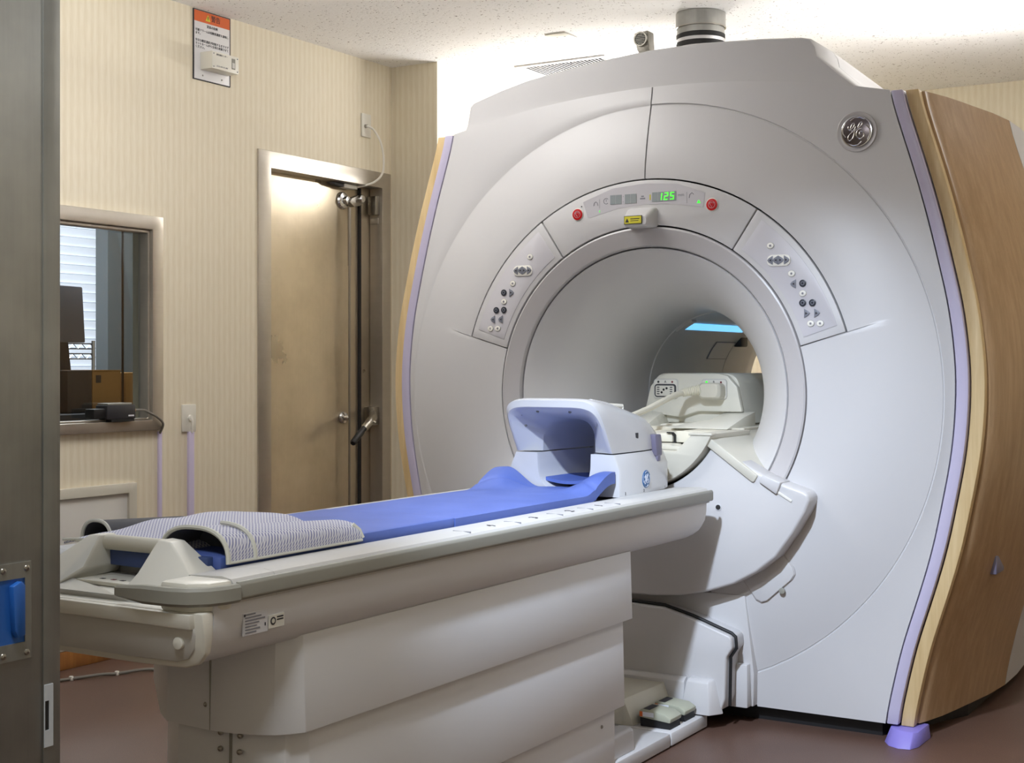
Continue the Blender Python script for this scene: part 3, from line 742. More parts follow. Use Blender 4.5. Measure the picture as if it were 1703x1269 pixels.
# round emblem, script letters in a ring
GE = [[(435, 490), (424, 520), (432, 552), (456, 570), (500, 560), (545, 515), (572, 460), (560, 428), (532, 435), (500, 480), (482, 530), (488, 575), (515, 600), (550, 585), (578, 550), (600, 505)],
      [(592, 530), (570, 585), (566, 650), (550, 715), (520, 775), (475, 808), (435, 795), (420, 755), (438, 705), (485, 655), (555, 605), (620, 575), (680, 535), (730, 480), (750, 435), (735, 413), (700, 425), (670, 475), (655, 525), (672, 555), (738, 556)],
      [(735, 556), (685, 568), (640, 605), (614, 660), (625, 730), (672, 775), (735, 775), (782, 735), (790, 680), (770, 635), (730, 620), (695, 640), (683, 680), (708, 708)]]
def emblem(parent, origin, right, up, R, mrim, mface, mscript, wd=15.0, sx=1.0):
    r = Vector(right); u = Vector(up); n_ = r.cross(u); o0 = Vector(origin)
    def P(px, py, h): return o0+r*((px-612)/360*R*sx)+u*(-(py-612)/360*R)+n_*h
    def disc3(rad, h0, h1):
        a = [P(612+360*rad*math.cos(2*PI*k/40), 612+360*rad*math.sin(2*PI*k/40), h0) for k in range(40)]
        c = [P(612+360*rad*math.cos(2*PI*k/40), 612+360*rad*math.sin(2*PI*k/40), h1) for k in range(40)]
        return loft(B(), [a, c], True, True, True)
    rim = obj('emblem_rim', disc3(1.0, 0, R*0.06), mrim, parent, bevel=R*0.02)
    obj('emblem_face', disc3(0.93, R*0.05, R*0.09), mface, parent, bevel=R*0.015)
    for st in GE:
        obj('emblem_script', tube(B(), [P(a, b_, R*0.09) for a, b_ in st], wd/360*R, 6, sub=4), mscript, parent)
    for k in range(4):
        a0 = math.radians(-118+90*k)
        pts = [P(612+360*rr*math.cos(a0+math.radians(d)), 612+360*rr*math.sin(a0+math.radians(d)), R*0.09) for d, rr in ((0, 0.76), (8, 0.79), (22, 0.86), (42, 0.90), (66, 0.905))]
        obj('emblem_swirl', tube(B(), pts, [wd*1.7/360*R, wd*1.4/360*R, wd/360*R, wd*0.7/360*R, wd*0.3/360*R], 6), mscript, parent)
LX, LZ = 0.713, 1.902; LY = 0.049
em = obj('emblem_recess', lathe(B(), [(0.064, 0.010), (0.064, -0.0005), (0.062, -0.0012), (0.050, 0.003), (0.001, 0.003)], (LX, LY, LZ), 'Y', 48), 'bumper_grey', sc_)
em.active_material = MATS['ring_grey']
emblem(em, (LX, LY, LZ), (1, 0, 0), (0, 0, 1), 0.050, 'chrome', 'emblem_dark', 'chrome')

# hood on top
hood = [(-0.79, 2.00), (-0.762, 2.06), (-0.748, 2.128), (-0.735, 2.139), (-0.62, 2.172), (-0.514, 2.196), (-0.36, 2.219), (-0.218, 2.235), (-0.02, 2.250), (0.17, 2.252), (0.385, 2.240), (0.52, 2.228), (0.552, 2.220), (0.568, 2.196), (0.575, 2.165), (0.64, 2.105), (0.70, 2.055), (0.76, 2.00)]
hb = [(x, z-0.012) for x, z in hood]
bm = B(); loft(bm, [[(x, 0.072, z-0.006) for x, z in hood], [(x, 0.084, z) for x, z in hood], [(x, 0.30, z) for x, z in hood]], True, True, True)
obj('top_hood', bm, 'white_plastic', sc_, ang=40)
bm = B(); loft(bm, [[(x, 0.305, z) for x, z in hood], [(x, 1.05, z-0.03*max(0, z-2.0)/0.2) for x, z in hood]], True, True, True)
obj('top_hood', bm, 'white_plastic', sc_, ang=40)

# side strips and wood cladding
def strip(s_, x0, x1, y0, y1, z0=ZB, z1=ZT, nz=48):
    rings = []
    for i in range(nz+1):
        z = z0+(z1-z0)*i/nz; q = wz(z)
        rings.append([(s_*(q+x0), y0, z), (s_*(q+x1), y0, z), (s_*(q+x1), y1, z), (s_*(q+x0), y1, z)])
    return loft(B(), rings, True, True, True)
BUL = [(0.085, 0.0), (0.12, 0.010), (0.16, 0.022), (0.25, 0.045), (0.35, 0.063), (0.47, 0.082), (0.62, 0.106), (0.80, 0.122), (1.0, 0.122), (1.25, 0.108), (1.5, 0.085), (1.88, -0.02)]
def clad(s_, stations, t_=0.03):
    rings = []; nz = 40
    for y, bl in stations:
        out_ = []; inn = []
        for i in range(nz+1):
            z = ZB+(ZT-0.004-ZB)*i/nz; q = wz(z)+0.083+bl
            out_.append((s_*q, y, z)); inn.append((s_*(q-t_), y, z))
        rings.append(out_+list(reversed(inn)))
    return loft(B(), rings, True, True, True)
def bul(y):
    for (a, p), (c, r) in zip(BUL, BUL[1:]):
        if y <= c: return p+(r-p)*(y-a)/(c-a)
    return BUL[-1][1]
for s_ in (1, -1):
    obj('lavender_strip', strip(s_, 0.004, 0.040, 0.058, 0.12, 0.05, ZT-0.002), 'lavender', sc_, bevel=0.004)
    obj('wood_band', strip(s_, 0.044, 0.084, 0.078, 0.115, 0.045, ZT-0.002), 'wood_band', sc_, bevel=0.003)
    obj('side_panel', clad(s_, [(0.1155, bul(0.1))]+[(y, b_) for y, b_ in BUL if 0.12 <= y <= 0.80]), 'wood_panel', sc_, ang=50, label='curved wood side panel')
    obj('rear_side_panel', clad(s_, [(0.806, bul(0.806))]+[(y, b_) for y, b_ in BUL if y > 0.81]), 'white_plastic', sc_, ang=50)
    zg = 0.53; xg = wz(zg)+0.083+bul(0.38)
    obj('side_grip', Box(min(s_*(xg-0.02), s_*(xg+0.004)), max(s_*(xg-0.02), s_*(xg+0.004)), 0.33, 0.44, zg-0.03, zg+0.03), 'latch_violet', sc_, bevel=0.004)
    bm = prism(B(), [(s_*0.80, 0.07), (s_*0.806, 0.03), (s_*0.83, -0.01), (s_*0.862, -0.028), (s_*0.90, -0.022), (s_*0.915, 0.02), (s_*0.918, 0.15), (s_*0.82, 0.15)], 'Z', 0.0, 0.044,
               [(s_*0.815, 0.075), (s_*0.82, 0.05), (s_*0.84, 0.03), (s_*0.87, 0.02), (s_*0.897, 0.02), (s_*0.910, 0.035), (s_*0.912, 0.15), (s_*0.83, 0.15)])
    obj('corner_skirt', bm, 'violet_foot', sc_, bevel=0.003, label='violet floor corner piece')

# bridge housing in front of the bore
def arc(r, a0, a1, n_): return [(r*math.cos(math.radians(a0+(a1-a0)*i/n_)), ISO+r*math.sin(math.radians(a0+(a1-a0)*i/n_))) for i in range(n_+1)]
rightside = [(0.50, 0.800), (0.585, 0.774), (0.600, 0.764), (0.604, 0.745), (0.590, 0.708), (0.55, 0.640), (0.494, 0.562), (0.43, 0.510), (0.352, 0.466), (0.26, 0.434), (0.164, 0.414), (0.08, 0.406)]
hp = arc(0.322, -29.5, -150.5, 30)
poly = hp+[(-x, z) for x, z in [(0.44, 0.826)]+rightside]+[(0, 0.404)]+[(x, z) for x, z in reversed(rightside)]+[(0.44, 0.826)]
obj('bridge_housing', prism(B(), poly, 'Y', -0.08, 0.02), 'white_plastic', sc_, bevel=0.012, seg=3, ang=40)
for s_ in (1, -1):
    th_ = 0.028
    p = [(s_*0.252, 0.948), (s_*0.436, 0.818), (s_*0.424, 0.796), (s_*0.415, 0.797), (s_*0.246, 0.918)]
    obj('bridge_shelf', prism(B(), p, 'Y', -0.088, 0.42), 'cream_plastic', sc_, bevel=0.005)
    obj('housing_tab', prism(B(), [(s_*0.452, 0.822), (s_*0.515, 0.800), (s_*0.50, 0.760), (s_*0.44, 0.798)], 'Y', -0.092, 0.0), 'white_plastic', sc_, bevel=0.006)
    obj('housing_slot', prism(B(), [(s_*0.455, 0.790), (s_*0.545, 0.738), (s_*0.549, 0.745), (s_*0.459, 0.797)], 'Y', -0.0835, -0.079), 'button_white', sc_, bevel=0.0015)
    obj('cover_joint', prism(B(), [(s_*0.30, 0.052), (s_*0.302, 0.052), (s_*0.302, 0.4), (s_*0.30, 0.4)], 'Y', 0.03, 0.04), 'gap_dark', sc_)
    hh = [(s_*0.341, 0.488), (s_*0.466, 0.592), (s_*0.522, 0.520), (s_*0.526, 0.500), (s_*0.515, 0.482), (s_*0.437, 0.412), (s_*0.418, 0.404), (s_*0.399, 0.412)]
    cxh = sum(p[0] for p in hh)/8; czh = sum(p[1] for p in hh)/8
    obj('hatch_rim', prism(B(), [(cxh+(x-cxh)*1.06, czh+(z-czh)*1.06) for x, z in hh], 'Y', -0.001, 0.03), 'ring_grey', sc_, bevel=0.004)
    obj('hatch_cover', prism(B(), hh, 'Y', -0.004, 0.0), 'white_plastic', sc_, bevel=0.004)
    dot('hatch_latch', s_*0.487, 0.446, 0.010, 'bumper_grey', sc_, 0.006, y=-0.002)
dot('housing_hole', 0.300, 0.71, 0.0115, 'white_gloss', sc_, 0.002, y=-0.080)
dot('hole_core', 0.300, 0.71, 0.0085, 'gap_dark', sc_, 0.0025, y=-0.080)
# half-round trough that carries the cradle into the bore
tp = arc(0.311, -156.5, -23.5, 40)
top = [(0.218, 0.946), (0.178, 0.906), (0.160, 0.886), (-0.160, 0.886), (-0.178, 0.906), (-0.218, 0.946)]
obj('cradle_trough', prism(B(), tp+top, 'Y', -0.10, 0.24), 'cream_plastic', sc_, bevel=0.003)
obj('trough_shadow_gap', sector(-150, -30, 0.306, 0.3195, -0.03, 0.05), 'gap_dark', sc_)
obj('bore_deck', prism(B(), arc(0.288, -155.5, -24.5, 30), 'Y', 0.24, 1.66), 'cream_plastic', sc_)
obj('deck_lip', Box(0.205, 0.287, -0.104, -0.06, 0.940, 0.9485), 'cream_plastic', sc_, bevel=0.003)
obj('channel_step', prism(B(), [(0.0, 0.887), (0.135, 0.887), (0.135, 0.872), (0.155, 0.872), (0.155, 0.899), (0.12, 0.900), (0.11, 0.905), (0.0, 0.905)], 'Y', -0.04, 0.22), 'cream_plastic', sc_, bevel=0.002)
obj('cradle_hook', prism(B(), [(-0.12, 0.908), (0.088, 0.908), (0.088, 0.938), (-0.12, 0.938)], 'Y', 0.03, 0.4), 'cable_cream', sc_, bevel=0.006)
obj('hook_gap', Box(-0.11, 0.185, 0.045, 0.30, 0.902, 0.9085), 'black_rubber', sc_)
obj('hook_clip', prism(B(), [(0.07, 0.938), (0.088, 0.938), (0.096, 0.928), (0.096, 0.908), (0.102, 0.908), (0.102, 0.932), (0.092, 0.942), (0.07, 0.942)], 'Y', 0.022, 0.032), 'black_rubber', sc_)
obj('cradle_bar', prism(B(), [(0.10, 0.908), (0.19, 0.908), (0.205, 0.922), (0.215, 0.946), (0.10, 0.946)], 'Y', 0.03, 0.3), 'cable_cream', sc_, bevel=0.004)
# coil socket box at the end of the cradle
def arch_pts(hw, zb, zt, r, n_=8):
    pts = [(-hw-0.028, zb), (-hw, zt-r)]
    for k in range(1, n_+1):
        a = PI-PI/2*k/n_; pts.append((-hw+r+r*math.cos(a), zt-r+r*math.sin(a)))
    for k in range(0, n_):
        a = PI/2-PI/2*k/n_; pts.append((hw-r+r*math.cos(a), zt-r+r*math.sin(a)))
    pts += [(hw, zt-r), (hw+0.028, zb)]
    return pts
XC = -0.015
cb_ = obj('coil_socket_box', prism(B(), [(XC+x, z) for x, z in arch_pts(0.172, 0.955, 1.137, 0.05)], 'Y', 0.455, 0.80), 'box_white', sc_, bevel=0.006)
obj('box_brow', prism(B(), [(XC+x, z) for x, z in [(-0.197, 0.992), (-0.172, 1.09), (-0.135, 1.13), (-0.10, 1.1375), (0.10, 1.1375), (0.135, 1.13), (0.172, 1.09), (0.192, 0.998), (0.02, 0.998), (-0.05, 0.975)]], 'Y', 0.43, 0.46), 'box_white', sc_, bevel=0.008)
obj('box_foot', prism(B(), [(-0.11, 0.948), (0.09, 0.948), (0.09, 0.972), (0.02, 0.958), (-0.09, 0.956)], 'Y', 0.33, 0.46), 'box_white', sc_, bevel=0.003)
bm = B(); loft(bm, [[(-0.02, 0.20, 0.947), (0.215, 0.20, 0.947), (0.215, 0.20, 0.949), (-0.02, 0.20, 0.949)], [(0.04, 0.36, 0.947), (0.215, 0.36, 0.947), (0.215, 0.36, 0.985), (0.09, 0.36, 0.975)], [(0.06, 0.46, 0.947), (0.215, 0.46, 0.947), (0.215, 0.46, 1.0), (0.10, 0.46, 0.998)]], True, True, True)
obj('box_shoulder', bm, 'box_white', sc_, bevel=0.004)
bm = B(); loft(bm, [[(-0.24, 0.25, 0.947), (-0.12, 0.25, 0.947), (-0.12, 0.25, 0.95), (-0.24, 0.25, 0.95)], [(-0.25, 0.46, 0.947), (-0.12, 0.46, 0.947), (-0.14, 0.46, 1.0), (-0.23, 0.46, 1.01)]], True, True, True)
obj('box_shoulder', bm, 'box_white', sc_, bevel=0.004)
for k, (xa, xb) in enumerate(((-0.170, -0.072), (0.022, 0.120))):
    sk = obj('socket_frame', prism(B(), rrect(xa, xb, 1.043, 1.117, 0.012), 'Y', 0.424, 0.432), 'inner_dark' if False else 'foot_grey', cb_, bevel=0.002)
    obj('socket_plate', prism(B(), rrect(xa+0.003, xb-0.003, 1.046, 1.114, 0.010), 'Y', 0.422, 0.426), 'button_white', cb_, bevel=0.001)
    text('socket_letter', 'AB'[k], 0.013, ((xa+xb)/2, 0.4216, 1.1055), (1, 0, 0), (0, 0, 1), 'dark_print', cb_, 'CENTER')
    dot('socket_light', xa+0.021, 1.1055, 0.0042, 'led_green' if k else 'dark_print', cb_, 0.001, y=0.422, bev=0)
    dot('socket_light', xb-0.021, 1.1055, 0.0036, 'led_red', cb_, 0.001, y=0.422, bev=0)
    if k == 0:
        obj('socket_well', prism(B(), rrect(xa+0.005, xb-0.005, 1.049, 1.098, 0.012), 'Y', 0.420, 0.424), 'inner_dark', cb_, bevel=0.002)
        obj('socket_core', prism(B(), rrect(xa+0.012, xb-0.012, 1.054, 1.092, 0.006), 'Y', 0.416, 0.421), 'foot_plastic', cb_, bevel=0.001)
        for dx, dz in ((-0.004, 0.004), (0.008, 0.009), (-0.012, -0.006)): dot('pin_hole', (xa+xb)/2+dx, 1.073+dz, 0.0042, 'black_rubber', cb_, 0.0006, y=0.416, bev=0)
        for i in range(4):
            for sgn in (-1, 1): obj('pin_row', Box((xa+xb)/2+sgn*0.026-0.005, (xa+xb)/2+sgn*0.026+0.005, 0.4153, 0.4165, 1.060+i*0.008, 1.0635+i*0.008), 'inner_dark', cb_)

# lower front covers and docking base
bm = B(); lc_ = [(-0.378, 0.055), (0.378, 0.055), (0.384, 0.165), (0.362, 0.42), (-0.362, 0.42), (-0.384, 0.165)]
V0 = [(x, 0.026-0.034*(z-0.055)/0.365, z) for x, z in lc_]
loft(bm, [V0, [(x, 0.07, z) for x, y, z in V0]], True, True, True)
obj('lower_cover', bm, 'white_plastic', sc_, bevel=0.004)
for s_ in (1, -1):
    obj('lower_flange', Box(min(s_*0.300, s_*0.372), max(s_*0.300, s_*0.372), -0.012, 0.03, 0.056, 0.198), 'white_plastic', sc_, bevel=0.005)
sh = [(0.0, 0.376), (0.11, 0.372), (0.21, 0.347), (0.345, 0.302), (0.352, 0.292), (0.354, 0.262), (0.334, 0.232), (0.330, 0.10), (0.318, 0.062), (0.26, 0.05)]
shp = sh+[(-x, z) for x, z in reversed(sh[1:])]
db = obj('docking_shroud', prism(B(), shp, 'Y', -0.10, 0.01), 'white_plastic', sc_, bevel=0.008, seg=3)
def seal(pts):
    return tube(B(), pts, 0.0055, 8)
obj('rubber_seal', seal([(-0.36, -0.075, 0.303)]+[(-x, -0.075, z+0.006) for x, z in reversed(sh[1:4])]+[(x, -0.075, z+0.006) for x, z in sh[:4]]+[(0.358, -0.075, 0.298), (0.361, -0.075, 0.262), (0.341, -0.075, 0.232), (0.338, -0.075, 0.075)]), 'black_rubber', sc_)
obj('seal_joint', Box(0.062, 0.066, -0.002, 0.004, 0.378, 0.408), 'gap_dark', sc_)
for s_ in (1,):
    bm = B(); loft(bm, [[(0.195, -0.145, 0.05), (0.295, -0.145, 0.05), (0.325, -0.095, 0.05), (0.18, -0.095, 0.05)], [(0.21, -0.13, 0.150), (0.285, -0.13, 0.150), (0.300, -0.095, 0.150), (0.21, -0.095, 0.150)], [(0.212, -0.118, 0.158), (0.282, -0.118, 0.158), (0.296, -0.095, 0.160), (0.212, -0.095, 0.160)]], True, True, True)
    obj('shroud_step', bm, 'white_plastic', sc_, bevel=0.004)
obj('shroud_ledge', prism(B(), [(-0.13, 0.05), (-0.10, 0.05), (-0.10, 0.158), (-0.112, 0.156), (-0.125, 0.145)], 'X', -0.30, 0.20), 'white_plastic', sc_, bevel=0.002)
obj('docking_tray', prism(B(), [(-0.272, -0.375), (0.272, -0.375), (0.272, -0.10), (-0.272, -0.10)], 'Z', 0.004, 0.046), 'white_plastic', sc_, bevel=0.006)
bm = B(); loft(bm, [[(-0.15, -0.372, 0.046), (0.10, -0.372, 0.046), (0.10, -0.372, 0.048), (-0.15, -0.372, 0.048)], [(-0.15, -0.36, 0.046), (0.135, -0.36, 0.046), (0.10, -0.36, 0.125), (-0.15, -0.36, 0.125)], [(-0.15, -0.12, 0.046), (0.165, -0.12, 0.046), (0.13, -0.12, 0.135), (-0.15, -0.12, 0.135)]], True, True, True)
obj('tray_block', bm, 'cream_plastic', sc_, bevel=0.006)
def pedal(x, y):
    pd = obj('foot_pedal', prism(B(), [(x, 0.074), (x+0.105, 0.066), (x+0.108, 0.080), (x+0.085, 0.093), (x+0.01, 0.100), (x, 0.096)], 'Y', y, y+0.085), 'pedal_green', sc_, bevel=0.004, label='grey green foot pedal')
    obj('pedal_base', prism(B(), [(x+0.004, 0.046), (x+0.104, 0.046), (x+0.10, 0.068), (x+0.002, 0.078)], 'Y', y+0.004, y+0.081), 'black_rubber', pd)
    obj('pedal_sticker', Box(x+0.012, x+0.05, y-0.0006, y, 0.078, 0.092), 'label_white', pd)
    obj('pedal_sticker', Box(x+0.002, x+0.0125, y-0.0008, y, 0.077, 0.0925), 'label_orange', pd, label='orange sticker')
    bm = B(); loft(bm, [[(x+0.012, y+0.006, 0.1002), (x+0.034, y+0.006, 0.0986), (x+0.034, y+0.006, 0.0990), (x+0.012, y+0.006, 0.1006)], [(x+0.012, y+0.070, 0.1002), (x+0.034, y+0.070, 0.0986), (x+0.034, y+0.070, 0.0990), (x+0.012, y+0.070, 0.1006)]], True, True, True)
    obj('pedal_print', bm, 'dark_print', pd)
pedal(0.150, -0.352); pedal(0.148, -0.238)

# microphone standing on the hood
mc = thing('intercom_microphone', (-0.11, 0.22, 2.23), 'small grey metal microphone box standing on top of the scanner', 'microphone')
obj('stem', tube(B(), [(-0.118, 0.22, 2.225), (-0.113, 0.22, 2.275)], 0.007, 10), 'mic_grey', mc)
bm = B(); prism(bm, [(-0.137, 2.345), (-0.084, 2.350), (-0.078, 2.272), (-0.112, 2.262), (-0.126, 2.285)], 'Y', 0.195, 0.245)
obj('body', bm, 'mic_grey', mc, bevel=0.003)
obj('clip', Box(-0.095, -0.082, 0.20, 0.235, 2.248, 2.275), 'mic_grey', mc, bevel=0.002)
rg = obj('grille_ring', lathe(B(), [(0.026, 0.196), (0.026, 0.186), (0.021, 0.186), (0.021, 0.193), (0.001, 0.193)], (-0.109, 0, 2.321), 'Y', 28), 'mic_grey', mc)
obj('grille', lathe(B(), [(0.0208, 0.191), (0.001, 0.189)], (-0.109, 0, 2.321), 'Y', 28), 'black_rubber', mc)
for i in range(-3, 4):
    q = math.sqrt(max(0, 0.019**2-(i*0.0055)**2))
    obj('grille_bar', Box(-0.109-q, -0.109+q, 0.1865, 0.189, 2.321+i*0.0055-0.0008, 2.321+i*0.0055+0.0008), 'mic_grey', mc)

# ---------------------------------------------------------------- patient table
tb_ = thing('patient_table', (0, -1.3, 0), 'long white patient table docked to the scanner', 'patient table')
def mir(half): return half+[(-x, z) for x, z in reversed(half)]
YF, YH = -2.37, -0.215
tt = [(0.0, 0.766), (0.203, 0.766), (0.207, 0.774), (0.214, 0.781), (0.296, 0.785), (0.318, 0.781), (0.327, 0.770), (0.327, 0.738), (0.0, 0.738)]
obj('table_top', prism(B(), tt+[(-x, z) for x, z in reversed(tt[1:-1])], 'Y', -2.255, YH), 'table_white', tb_, bevel=0.0, ang=30)
for s_ in (1, -1):
    obj('top_rail_end', prism(B(), [(s_*x, z) for x, z in [(0.222, 0.738)]+tt[3:8]], 'Y', YF, -2.256), 'table_white', tb_, ang=30)
skp = [(0.322, 0.740), (0.321, 0.705), (0.316, 0.675), (0.304, 0.650), (0.284, 0.634), (0.255, 0.626)]
bm = B(); P0 = mir(skp); P1 = mir([(x, 0.740-(0.740-z)*0.86) for x, z in skp])
loft(bm, [[(x, -2.418, z) for x, z in P0], [(x, -0.30, z) for x, z in P0], [(x, -0.245, z) for x, z in mir([(x, 0.740-(0.740-z)*0.96) for x, z in skp])], [(x, -0.225, z) for x, z in P1]], True, True, True)
obj('side_skirt', bm, 'table_plastic', tb_, ang=30)
for s_ in (1, -1):
    bp = [(s_*0.326, 0.743), (s_*0.334, 0.743), (s_*0.337, 0.748), (s_*0.337, 0.771), (s_*0.333, 0.777), (s_*0.326, 0.777)]
    obj('bumper_rail', prism(B(), bp, 'Y', -2.366, -0.206), 'bumper_grey', tb_, bevel=0.002)
    pth = [(0.128, -2.462), (0.20, -2.468), (0.265, -2.466), (0.298, -2.456), (0.322, -2.432), (0.333, -2.400), (0.335, -2.369)]
    rings = []
    for i, (x, y) in enumerate(pth):
        k = 0.6 if i == 0 else 1.0
        a = pth[max(i-1, 0)]; c = pth[min(i+1, len(pth)-1)]
        nx, ny = (c[1]-a[1]), -(c[0]-a[0]); l_ = math.hypot(nx, ny); nx /= l_; ny /= l_
        rings.append([(s_*(x+nx*o_), y+ny*o_, 0.7575+h_*k) for o_, h_ in ((0.003, -0.0165), (0.008, -0.011), (0.008, 0.011), (0.003, 0.0165), (-0.008, 0.0165), (-0.008, -0.0165))])
    obj('corner_bumper', loft(B(), rings, True, True, True), 'bumper_grey', tb_, ang=40, label='grey wrap-round corner bumper')
    obj('corner_cap', prism(B(), [(s_*0.222, -2.452), (s_*0.285, -2.450), (s_*0.318, -2.425), (s_*0.326, -2.39), (s_*0.326, -2.372), (s_*0.222, -2.372)], 'Z', 0.728, 0.782), 'foot_plastic', tb_, bevel=0.008)
    obj('handle_joint', Box(min(s_*0.208, s_*0.220), max(s_*0.208, s_*0.220), -2.40, -2.30, 0.736, 0.765), 'gap_dark', tb_)
# tick marks and numbers along the right rail top
for yy in (-1.57, -1.345, -1.135, -0.97, -0.81):
    obj('scale_tick', Box(0.268, 0.3165, yy-0.0012, yy+0.0012, 0.7815, 0.7850), 'grey_print', tb_, smooth=False)
for yy, n_ in ((-1.445, '4'), (-1.24, '3'), (-1.055, '2'), (-0.89, '1')):
    text('scale_number', n_, 0.036, (0.292, yy, 0.7853), (0, 1, 0), (-1, 0, 0.03), 'dark_print', tb_, 'CENTER')
# foot end
pf = []
for x, z in mir([(0.322, 0.730), (0.322, 0.690), (0.316, 0.656), (0.296, 0.634), (0.262, 0.624), (0.13, 0.620)]): pf.append((x, z))
bm = B(); loft(bm, [[(x, -2.418, z) for x, z in pf], [(x, -2.452+0.024*(0.745-z)/0.12, z) for x, z in pf]], True, True, True)
obj('foot_border', bm, 'foot_plastic', tb_, bevel=0.005)
pi_ = mir([(0.300, 0.706), (0.300, 0.688), (0.293, 0.662), (0.275, 0.643), (0.245, 0.635), (0.13, 0.632)])
bm = B(); loft(bm, [[(x, -2.44+0.024*(0.745-z)/0.12, z) for x, z in pi_], [(x, -2.458+0.028*(0.745-z)/0.12, z) for x, z in pi_]], True, True, True)
obj('foot_panel', bm, 'foot_grey', tb_, bevel=0.002)
pu = mir([(0.303, 0.728), (0.300, 0.700), (0.06, 0.700)])
bm = B(); loft(bm, [[(x, -2.44, z) for x, z in pu], [(x, -2.460+(0.004 if z < 0.71 else 0), z) for x, z in pu]], True, True, True)
obj('foot_lip', bm, 'foot_plastic', tb_, bevel=0.003)
dot('foot_button', 0.262, 0.672, 0.0115, 'foot_plastic', tb_, 0.010, y=-2.438, bev=0.002)
# push handle over the foot end
hd = []
bm = B()
loft(bm, [[(x, -2.352+0.02*(abs(x)/0.2), z) for x, z in mir([(0.205, 0.768), (0.150, 0.722), (0.0, 0.722)][:2])+[]] if False else [(-0.165, -2.405, 0.724), (0.165, -2.405, 0.724), (0.207, -2.345, 0.768), (0.09, -2.425, 0.742), (-0.09, -2.425, 0.742), (-0.207, -2.345, 0.768)],
          [(-0.165, -2.262, 0.728), (0.165, -2.262, 0.728), (0.207, -2.262, 0.768), (0.09, -2.262, 0.752), (-0.09, -2.262, 0.752), (-0.207, -2.262, 0.768)]], True, True, True)
hb_ = obj('handle_base', bm, 'foot_plastic', tb_, bevel=0.004, seg=3)
for s_ in (1, -1):
    fa = [(s_*0.206, -2.346, 0.766), (s_*0.112, -2.315, 0.829), (s_*0.078, -2.315, 0.831), (s_*0.074, -2.36, 0.770), (s_*0.088, -2.425, 0.743)]
    fb = [(s_*0.206, -2.27, 0.766), (s_*0.112, -2.275, 0.829), (s_*0.078, -2.275, 0.831), (s_*0.074, -2.26, 0.770), (s_*0.088, -2.26, 0.752)]
    obj('handle_post', loft(B(), [fa, fb], True, True, True), 'foot_plastic', tb_, bevel=0.004, seg=3)
obj('handle_bar', tube(B(), [(-0.082, -2.296, 0.815), (0.082, -2.296, 0.815)], 0.0155, 16), 'cream_plastic', tb_)
obj('handle_keypad', prism(B(), [(-0.07, -2.385), (0.07, -2.385), (0.072, -2.31), (-0.072, -2.31)], 'Z', 0.7460, 0.7535), 'cream_plastic', tb_, bevel=0.001)
for x, mm in ((-0.025, 'dark_print'), (0.005, 'led_red'), (0.030, 'dark_print')): obj('key_symbol', Box(x-0.005, x+0.005, -2.362, -2.354, 0.7535, 0.7542), mm, tb_)
# pedestal: three telescoping sections
def ped(x, yf, yb, z0, z1, flare=0.006):
    def sec(d): return [(-x-d, yf+0.26), (-0.055, yf+0.046-d), (0.0, yf+0.008-d), (0.126, yf-d), (0.185, yf+0.005-d), (0.26, yf+0.035-d), (x+d-0.02, yf+0.055-d), (x+d, yf+0.078), (x+d, yb), (-x-d, yb)]
    bm = B(); loft(bm, [[(a, b_, z0) for a, b_ in sec(flare)], [(a, b_, z1) for a, b_ in sec(0)]], True, True, True)
    return bm
obj('pedestal_upper', ped(0.294, -2.216, -0.700, 0.448, 0.640), 'table_plastic', tb_, ang=24, bevel=0.002)
obj('pedestal_middle', ped(0.282, -2.186, -0.725, 0.205, 0.470), 'table_plastic', tb_, ang=24, bevel=0.002)
obj('pedestal_lower', ped(0.268, -2.16, -0.75, 0.03, 0.23, 0.002), 'table_plastic', tb_, ang=24, bevel=0.002)
obj('panel_joint', Box(0.1255, 0.1266, -2.2225, -2.19, 0.449, 0.63), 'bumper_grey', tb_)
obj('panel_joint', Box(0.1505, 0.1516, -2.193, -2.16, 0.206, 0.447), 'bumper_grey', tb_)
for x, y, z in ((0.112, -2.219, 0.497), (0.125, -2.192, 0.437), (0.176, -2.192, 0.437), (0.125, -2.193, 0.405), (0.176, -2.193, 0.405)):
    obj('panel_screw', lathe(B(), [(0.001, -0.003), (0.004, -0.002), (0.0055, 0.0), (0.0055, 0.004)], (x, y, z), 'Y', 14), 'nickel', tb_)
obj('side_screw', lathe(B(), [(0.001, 0.003), (0.004, 0.002), (0.005, 0.0), (0.005, -0.004)], (0.270, -0.83, 0.165), 'X', 14), 'nickel', tb_)
obj('table_base', prism(B(), [(-0.272, -2.12), (0.272, -2.12), (0.272, -0.382), (-0.272, -0.382)], 'Z', 0.004, 0.046), 'white_plastic', tb_, bevel=0.006)
obj('base_ridge', prism(B(), [(0.205, 0.046), (0.258, 0.046), (0.253, 0.105), (0.245, 0.112), (0.205, 0.112)], 'Y', -2.05, -0.60), 'white_plastic', tb_, bevel=0.004)
